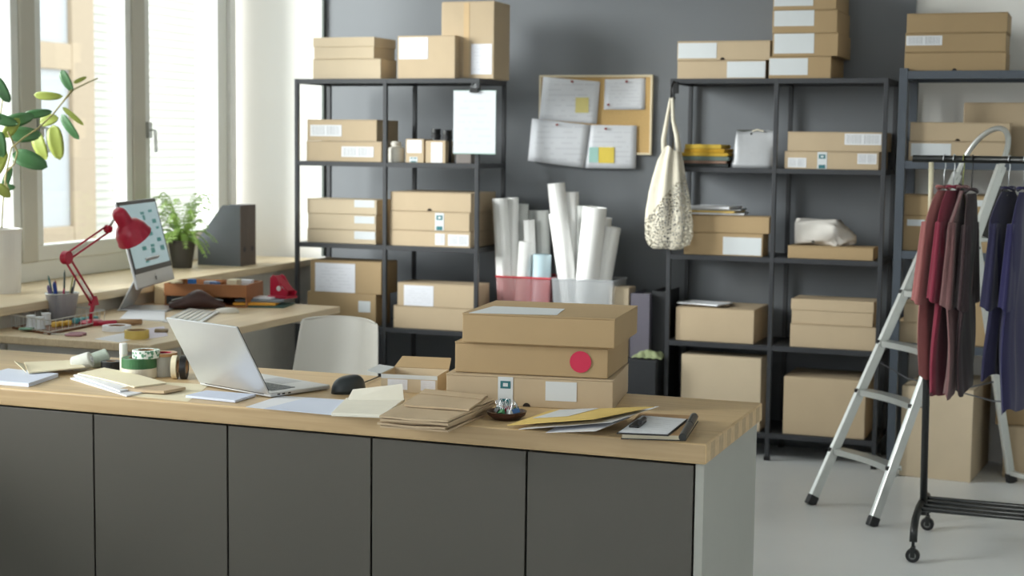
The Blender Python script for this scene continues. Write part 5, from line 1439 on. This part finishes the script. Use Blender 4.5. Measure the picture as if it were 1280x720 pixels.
# binder clips in a bowl
bc = at(628, 526, Z=ZC)
bw = thing('shallow_bowl', 'small dark brown bowl holding binder clips on the counter edge', 'bowl', (bc.x, bc.y+.03, ZC))
obj('bowl_body', MB().lathe([(0,0),(.034,0),(.05,.012),(.054,.022),(.050,.022),(.046,.014),(.03,.006),(0,.006)], 32), P('dark brown lacquer', (66, 38, 30), rough=.35), bw, smooth=False)
cc_ = [('blue', (60, 110, 170)), ('green', (50, 110, 70)), ('crimson', (150, 30, 60)), ('teal', (70, 140, 140)), ('black', (30, 30, 30)), ('green', (60, 130, 80)), ('white', (210, 214, 214))]
for k, (nm, c3_) in enumerate(cc_):
    rnd = random.Random(k+3); a = 2*math.pi*k/7; r_ = .026
    t = thing('binder_clip', ['blue binder clip at the right of the bowl', 'green binder clip at the back right of the bowl', 'crimson binder clip at the back of the bowl', 'teal binder clip at the back left of the bowl', 'black binder clip at the left of the bowl', 'bright green binder clip at the front of the bowl', 'white binder clip at the front right of the bowl'][k], 'clip',
              (bw.location.x + r_*math.cos(a), bw.location.y + r_*math.sin(a), ZC+.018), 0, None, rot=(rnd.uniform(-.4, .4), rnd.uniform(-.4, .4), rnd.uniform(0, 6)))
    obj('clamp', MB().prism([(-.006, 0), (.006, 0), (.002, .012), (-.002, .012)], -.011, .011, Matrix.Rotation(math.pi/2, 4, 'X')), P('clip ' + nm + str(k), c3_, rough=.35), t, bevel=.0006)
    for s in (-1, 1):
        obj('wire_handle', MB().tube([(s*.002, -.006, .011), (s*.008, -.005, .026), (s*.009, 0, .031), (s*.008, .005, .026), (s*.002, .006, .011)], .001, 5), 'silver', t)
# notebook, clipboard sheet, envelopes at the right
np_ = [at(x, y, Z=ZC) for x, y in ((776, 549), (857, 551.5), (873, 527), (800, 523))]
nc = sum(np_, Vector())/4
nbk = thing('notebook', 'kraft covered notebook at the right end of the counter', 'notebook', (nc.x, nc.y, ZC))
ln = [(p.x-nc.x, p.y-nc.y) for p in np_]
obj('back_cover', MB().prism(ln, 0, .002), 'darkcover', nbk)
obj('pages', MB().prism([(x*.975, y*.975) for x, y in ln], .002, .013), P('page edges', (226, 216, 190)), nbk)
obj('front_cover', MB().prism(ln, .013, .0155), P('kraft cover', (176, 140, 98)), nbk, bevel=.0006)
zn = ZC+.0158
cb4 = [at(x, y, Z=zn+.002) for x, y in ((772, 541.5), (835, 544), (859, 524.5), (802, 520))]
cc = sum(cb4, Vector())/4
cbd = thing('clipboard', 'black clipboard with white sheets lying on the kraft notebook', 'clipboard', (cc.x, cc.y, zn))
l_ = [(p.x-cc.x, p.y-cc.y) for p in cb4]
obj('board', MB().prism([(x*1.03, y*1.03) for x, y in l_], 0, .003), 'darkcover', cbd, bevel=.0006)
obj('sheet', MB().prism([(x*.97, y*.97) for x, y in l_], .0032, .0044), 'slip', cbd)
m_ = Vector(((l_[0][0]+l_[3][0])/2, (l_[0][1]+l_[3][1])/2, 0)) + Vector((.035, 0, 0))
cla = math.atan2(l_[3][1]-l_[0][1], l_[3][0]-l_[0][0])
Mc = Matrix.Translation(m_ + Vector((-.01, -.012, .0046))) @ Matrix.Rotation(cla, 4, 'Z')
obj('clip', MB().box(-.045, .045, -.012, .014, 0, .006, Mc).tube([Mc @ Vector((-.03, -.01, .012)), Mc @ Vector((.03, -.01, .012))], .006, 10), 'black', cbd, bevel=.002)
# marker pen
a, b = at(853, 549, Z=ZC+.022), at(868, 522, Z=ZC+.022)
pn = thing('marker_pen', 'thick black marker lying on the right edge of the kraft notebook', 'pen', (a.x, a.y, ZC+.0265))
d_ = b-a; d_.z = 0
obj('barrel', MB().tube([(0,0,0), d_*.55], [.0095, .0100], 16), P('marker black', (34, 34, 32), rough=.35), pn, smooth=False, bevel=.001)
obj('cap', MB().tube([d_*.555, d_*.96, d_], [.0105, .0105, .007], 16), P('marker cap', (26, 26, 26), rough=.3), pn, bevel=.001)
obj('clip', MB().bar(d_*.58+Vector((0,0,.0115)), d_*.86+Vector((0,0,.0115)), .004, .0015), 'potdark', pn)
# tilted envelopes: rest on counter at left, on the clipboard at right
def tilted(label, pts, zl, zr, th, m, name='envelope', extra=None):
    """pts: left-near, right-near, right-far, left-far; zl, zr heights"""
    w4 = [at(pts[0][0], pts[0][1], Z=zl), at(pts[1][0], pts[1][1], Z=zr), at(pts[2][0], pts[2][1], Z=zr), at(pts[3][0], pts[3][1], Z=zl)]
    c = sum(w4, Vector())/4
    t = thing(name, label, 'envelope', c)
    l4 = [p-c for p in w4]
    mb = MB(); n = 10
    def f(u, v, dz):
        p = l4[0].lerp(l4[1], u).lerp(l4[3].lerp(l4[2], u), v); p.z += dz*(1 - .75*(max(abs(u-.5), abs(v-.5))*2)**6); return p
    V = [[mb.bm.verts.new(f(i/(n-1), j/(n-1), 0)) for j in range(n)] for i in range(n)]; W = [[mb.bm.verts.new(f(i/(n-1), j/(n-1), th)) for j in range(n)] for i in range(n)]
    for i in range(n-1):
        for j in range(n-1):
            mb.bm.faces.new((V[i][j], V[i][j+1], V[i+1][j+1], V[i+1][j])); mb.bm.faces.new((W[i][j], W[i+1][j], W[i+1][j+1], W[i][j+1]))
        mb.bm.faces.new((V[i][0], V[i+1][0], W[i+1][0], W[i][0])); mb.bm.faces.new((V[i+1][n-1], V[i][n-1], W[i][n-1], W[i+1][n-1]))
        mb.bm.faces.new((V[0][i+1], V[0][i], W[0][i], W[0][i+1])); mb.bm.faces.new((V[n-1][i], V[n-1][i+1], W[n-1][i+1], W[n-1][i]))
    obj('paper_body', mb, m, t, smooth=False)
    if extra:
        u0, u1, v0, v1, mm = extra
        g = lambda u, v: l4[0].lerp(l4[1], u).lerp(l4[3].lerp(l4[2], u), v) + Vector((0,0,th+.0006))
        obj('address_label', MB().quad([g(u0, v0), g(u1, v0), g(u1, v1), g(u0, v1)], .0006), mm, t)
    return t
tilted('white envelope lowest of the tilted pile on the notebook', [(682, 541), (745, 539), (790, 521), (705, 528)], ZC+.001, ZC+.024, .002, 'paper')
tilted('white envelope under the yellow padded one', [(648, 537), (765, 528), (824, 508), (700, 519)], ZC+.006, ZC+.040, .003, 'paper')
tilted('yellow padded envelope with a white label on top of the tilted pile', [(634, 532), (744, 524), (818, 509), (688, 513.5)], ZC+.011, ZC+.050, .006, 'yellow', 'padded_envelope', (.16, .55, .25, .85, 'plainlabel'))

# tape rolls on the counter
zt1 = ZC
gx_, gy_ = -2.735, 4.03
r_ = 22.5/418
tape_roll('wide white tape roll at the bottom of the round tape stack', 0, 0, r_, .030, P('off white tape', (222, 214, 196), rough=.4), 'kraftin', ZC, .6, x=gx_, y=gy_)
tape_roll('green tape roll in the middle of the round tape stack', 0, 0, r_*1.0, .030, 'green', 'kraftin', ZC+.0305, .6, x=gx_, y=gy_)
pat = mat('patterned tape', (214, 224, 214), .45, var=.02)
nt = pat.node_tree; vo = nt.nodes.new('ShaderNodeTexVoronoi'); vo.inputs['Scale'].default_value = 90; tc = nt.nodes.new('ShaderNodeTexCoord'); nt.links.new(tc.outputs['Object'], vo.inputs['Vector'])
rp = nt.nodes.new('ShaderNodeValToRGB'); rp.color_ramp.interpolation = 'CONSTANT'; rp.color_ramp.elements[0].color = srgb(90, 140, 112); rp.color_ramp.elements[1].color = srgb(226, 232, 226); rp.color_ramp.elements[1].position = .42
nt.links.new(vo.outputs['Distance'], rp.inputs[0]); nt.links.new(rp.outputs[0], nt.nodes['Principled BSDF'].inputs['Base Color'])
tape_roll('white tape roll with green pattern on top of the green tape', 0, 0, r_*.78, .024, pat, 'kraftin', ZC+.061, .6, x=gx_+.022, y=gy_+.004)
pg = at(152.5, 469, Z=ZC)
o = thing('glue_stick', 'white glue stick standing at the left of the green tape roll', 'glue stick', (-2.82, 4.07, ZC))
obj('barrel', MB().lathe([(0,0),(.012,0),(.012,.06),(0,.06)], 20), 'white_pl', o, bevel=.001)
obj('cap', MB().lathe([(0,.0605),(.0125,.0605),(.0125,.092),(.011,.095),(0,.095)], 20), P('glue cap', (236, 236, 232), rough=.4), o)
def lying_roll(label, px, py, r, w, rz, m, z=ZC, sq=1, x=None, y=None):
    p = at(px, py, Z=z) if x is None else Vector((x, y, z))
    t = thing('tape_roll', label, 'tape', (p.x, p.y, z), rz)
    Mx_ = Matrix.Translation((0, 0, r)) @ Matrix.Rotation(math.pi/2, 4, 'Y') @ Matrix.Translation((0, 0, -w/2))
    obj('tape', MB().lathe([(r*.6, 0), (r, 0), (r, w), (r*.6, w), (r*.6, 0)], 30, Mx=Mx_), m, t, bevel=.0008)
    obj('core', MB().lathe([(r*.6-.003, .0005), (r*.6-.0002, .0005), (r*.6-.0002, w-.0005), (r*.6-.003, w-.0005), (r*.6-.003, .0005)], 24, Mx=Mx_), 'kraftin', t)
    return t
# thread cones / ribbon rolls left of the tapes
def ribbon(label, px, py, rx_, rz_, hh, m):
    p = at(px, py, Z=ZC)
    t = thing('ribbon_roll', label, 'ribbon', (p.x, p.y, ZC), rz_)
    Mx_ = Matrix.Translation((0, 0, .026)) @ Matrix.Rotation(R(72), 4, 'Y') @ Matrix.Translation((0, 0, -.03))
    obj('ribbon', MB().lathe([(.010,0),(.024,0),(.026,.004),(.026,.056),(.024,.06),(.010,.06),(.010,0)], 26, Mx=Mx_), m, t, smooth=False, bevel=.002)
    obj('core', MB().lathe([(.005,-.003),(.0099,-.003),(.0099,.063),(.005,.063),(.005,-.003)], 16, Mx=Mx_), 'paper', t)
ribbon('white twine roll lying left of the tape stack', 103, 463, 1, R(20), 1, P('white twine', (226, 228, 220), rough=.9, bump=.5, bscale=250, var=.12, vscale=60))
ribbon('white and grey-green twine roll lying between the first one and the tape stack', 124, 459, 1, R(45), 1, P('grey green twine', (190, 202, 190), rough=.9, bump=.5, bscale=250, var=.25, vscale=50))
o = tape_roll('low black tape roll behind the glue stick', 139, 463, .032, .03, 'black', 'kraftin', ZC, .5)
# rolls next to the laptop
gx2, gy2 = -2.61, 4.09
tape_roll('wide translucent grey tape roll beside the laptop lid', 0, 0, .038, .062, P('clear tape', (176, 176, 170), rough=.25, var=.08, vscale=12), 'kraftin', ZC, .8, x=-2.685, y=4.085)
tape_roll('thin brown tape roll with a red core on top of the grey roll', 0, 0, .043, .010, P('brown tape', (172, 130, 84), rough=.35), 'red', ZC+.0625, .62, x=-2.685, y=4.085)
lying_roll('cream tape roll standing on edge beside the laptop lid', 0, 0, .036, .016, R(22), 'cream', x=-2.617, y=4.045)
lying_roll('black tape roll standing on edge just behind the laptop lid', 0, 0, .036, .018, R(22), 'black', x=-2.592, y=4.055)

# ================================================================== CHAIR
ch = thing('shell_chair', 'white plastic shell chair between the counter and the window desk', 'chair', (-2.60, 4.85, 0), R(-6))
# smooth shell: seat + back as one swept surface (profile from seat front to back top)
prof = [(-.22, .43), (-.20, .455), (-.10, .455), (.02, .45), (.12, .455), (.18, .48), (.215, .54), (.235, .62), (.25, .71), (.262, .79), (.268, .825), (.272, .845), (.273, .855)]
wid = [.15, .185, .20, .205, .205, .20, .194, .188, .180, .172, .168, .162, .150]
def sf(u, v):
    x = v*(len(prof)-1); i = min(int(x), len(prof)-2); f = x-i
    y = prof[i][0]*(1-f)+prof[i+1][0]*f; z = prof[i][1]*(1-f)+prof[i+1][1]*f; w = wid[i]*(1-f)+wid[i+1]*f
    s = -1+2*u
    corner = 0
    curl = abs(s)**2.6
    if v < .45: z += .035*curl*(1-abs(v-.25)*1.5)
    else: y -= .055*curl; z -= .012*curl*(v > .9)
    return Vector((w*s, y, z))
mb = MB().grid(sf, 21, 31)
# chair faces the viewer (user sits on the far side facing the camera)
obj('shell', mb, P('white shell', (222, 219, 211), rough=.35, var=.01), ch, smooth=True, solid=.008, sub=1)
for sx_ in (-1, 1):
    for sy_ in (-1, 1):
        obj('leg', MB().tube([(sx_*.12, sy_*.12, .44), (sx_*.21, sy_*.21, 0)], [.014, .010], 12), P('beech leg', (206, 170, 124)), ch, smooth=True)
obj('underframe', MB().tube([(-.13, -.13, .42), (.13, .13, .42)], .008, 8).tube([(-.13, .13, .42), (.13, -.13, .42)], .008, 8), 'black', ch)

# ================================================================== LIGHT
w = bpy.data.worlds.new('sky'); SC.world = w; w.use_nodes = True
bg = w.node_tree.nodes['Background']; bg.inputs[0].default_value = (.93, .97, 1.0, 1); bg.inputs[1].default_value = SKY
def portal(loc, rot, sx, sy):
    l = bpy.data.lights.new('window_daylight', 'AREA'); l.shape = 'RECTANGLE'; l.size = sx; l.size_y = sy
    l.cycles.is_portal = True
    o = bpy.data.objects.new('window_daylight', l); COL.objects.link(o); o.location = loc; o.rotation_euler = rot
for a, b in REC:
    c_ = wall_w(-WD-.15, (a+b)/2, (SILLZ+HEAD)/2)
    portal(c_, (0, R(-90), WA), HEAD-SILLZ, b-a)
portal((-2.0, -3.22, 1.9), (R(90), 0, 0), 2.8, 2.2)  # portal at the added rear opening
sl = bpy.data.lights.new('hazy_sun', 'SUN'); sl.energy = SUN; sl.angle = R(28); sl.color = (1, .99, .975)
so = bpy.data.objects.new('hazy_sun', sl); COL.objects.link(so)
so.rotation_euler = Vector((.80, .52, -.25)).to_track_quat('-Z', 'Y').to_euler(); so.location = (-9, -3, 6)
SC.view_settings.view_transform = 'Standard'; SC.view_settings.look = 'None'; SC.view_settings.gamma = 1; SC.view_settings.use_curve_mapping = False
SC.view_settings.exposure = EXPO
SC.cycles.use_denoising = True
SC.cycles.max_bounces = 10; SC.cycles.diffuse_bounces = 6; SC.cycles.sample_clamp_indirect = 6; SC.cycles.transparent_max_bounces = 12
SC.cycles.caustics_reflective = False; SC.cycles.caustics_refractive = False
# ------------------------------------------------------------------ groups of repeats
def grp(test, g):
    for o in COL.objects:
        if o.parent is None and o.get('label') and not o.get('group') and test(o): o['group'] = g
nm = lambda o: o.name.split('.')[0]
grp(lambda o: nm(o) == 'cardboard_box' and o.location.y < 5, 'cardboard boxes stacked on the counter')
grp(lambda o: nm(o) == 'cardboard_box' and o.location.z < .3 and o.location.x > -.9, 'cardboard boxes on the floor')
grp(lambda o: nm(o) == 'cardboard_box' and o.location.x < -2.8, 'cardboard boxes on the left shelving')
grp(lambda o: nm(o) == 'cardboard_box' and -2.0 < o.location.x < -.9, 'cardboard boxes on the right shelving')
grp(lambda o: nm(o) == 'cardboard_box' and o.location.x > -.9, 'cardboard boxes on the blue-grey shelving')
for k, g in (('paper_roll', 'paper rolls in the bins'), ('storage_bin', 'plastic bins of paper rolls'), ('shelving_unit', 'steel shelving units along the back wall'),
             ('hanging_top', 'tops on the clothes rail'), ('clothes_hanger', 'hangers on the clothes rail'), ('base_cabinet', 'grey cabinets of the counter'),
             ('binder_clip', 'binder clips in the bowl'), ('pen', 'pens in the mesh cup'), ('pencil', 'pens in the mesh cup'), ('craft_block', 'small blocks on the craft tray'),
             ('thread_spool', 'thread cones on the craft tray'), ('pinned_sheet', 'sheets pinned to the corkboard'), ('tape_roll', 'tape rolls on desk and counter'),
             ('ribbon_roll', 'twine rolls on the counter'), ('camera_lens', 'camera lenses on the left shelving'), ('magazine_file', 'magazine files on the sill'),
             ('ring_binder', 'binders beside the paper bins'), ('notebook', 'notebooks')):
    grp(lambda o: nm(o) == k, g)
grp(lambda o: nm(o) == 'folded_cloth' and o.location.z > 1, 'folded cloths on the right shelving')
grp(lambda o: nm(o) in ('envelope', 'padded_envelope') and o.location.y < 5, 'envelopes on the counter')
grp(lambda o: nm(o) == 'envelope', 'envelopes on the right shelving')
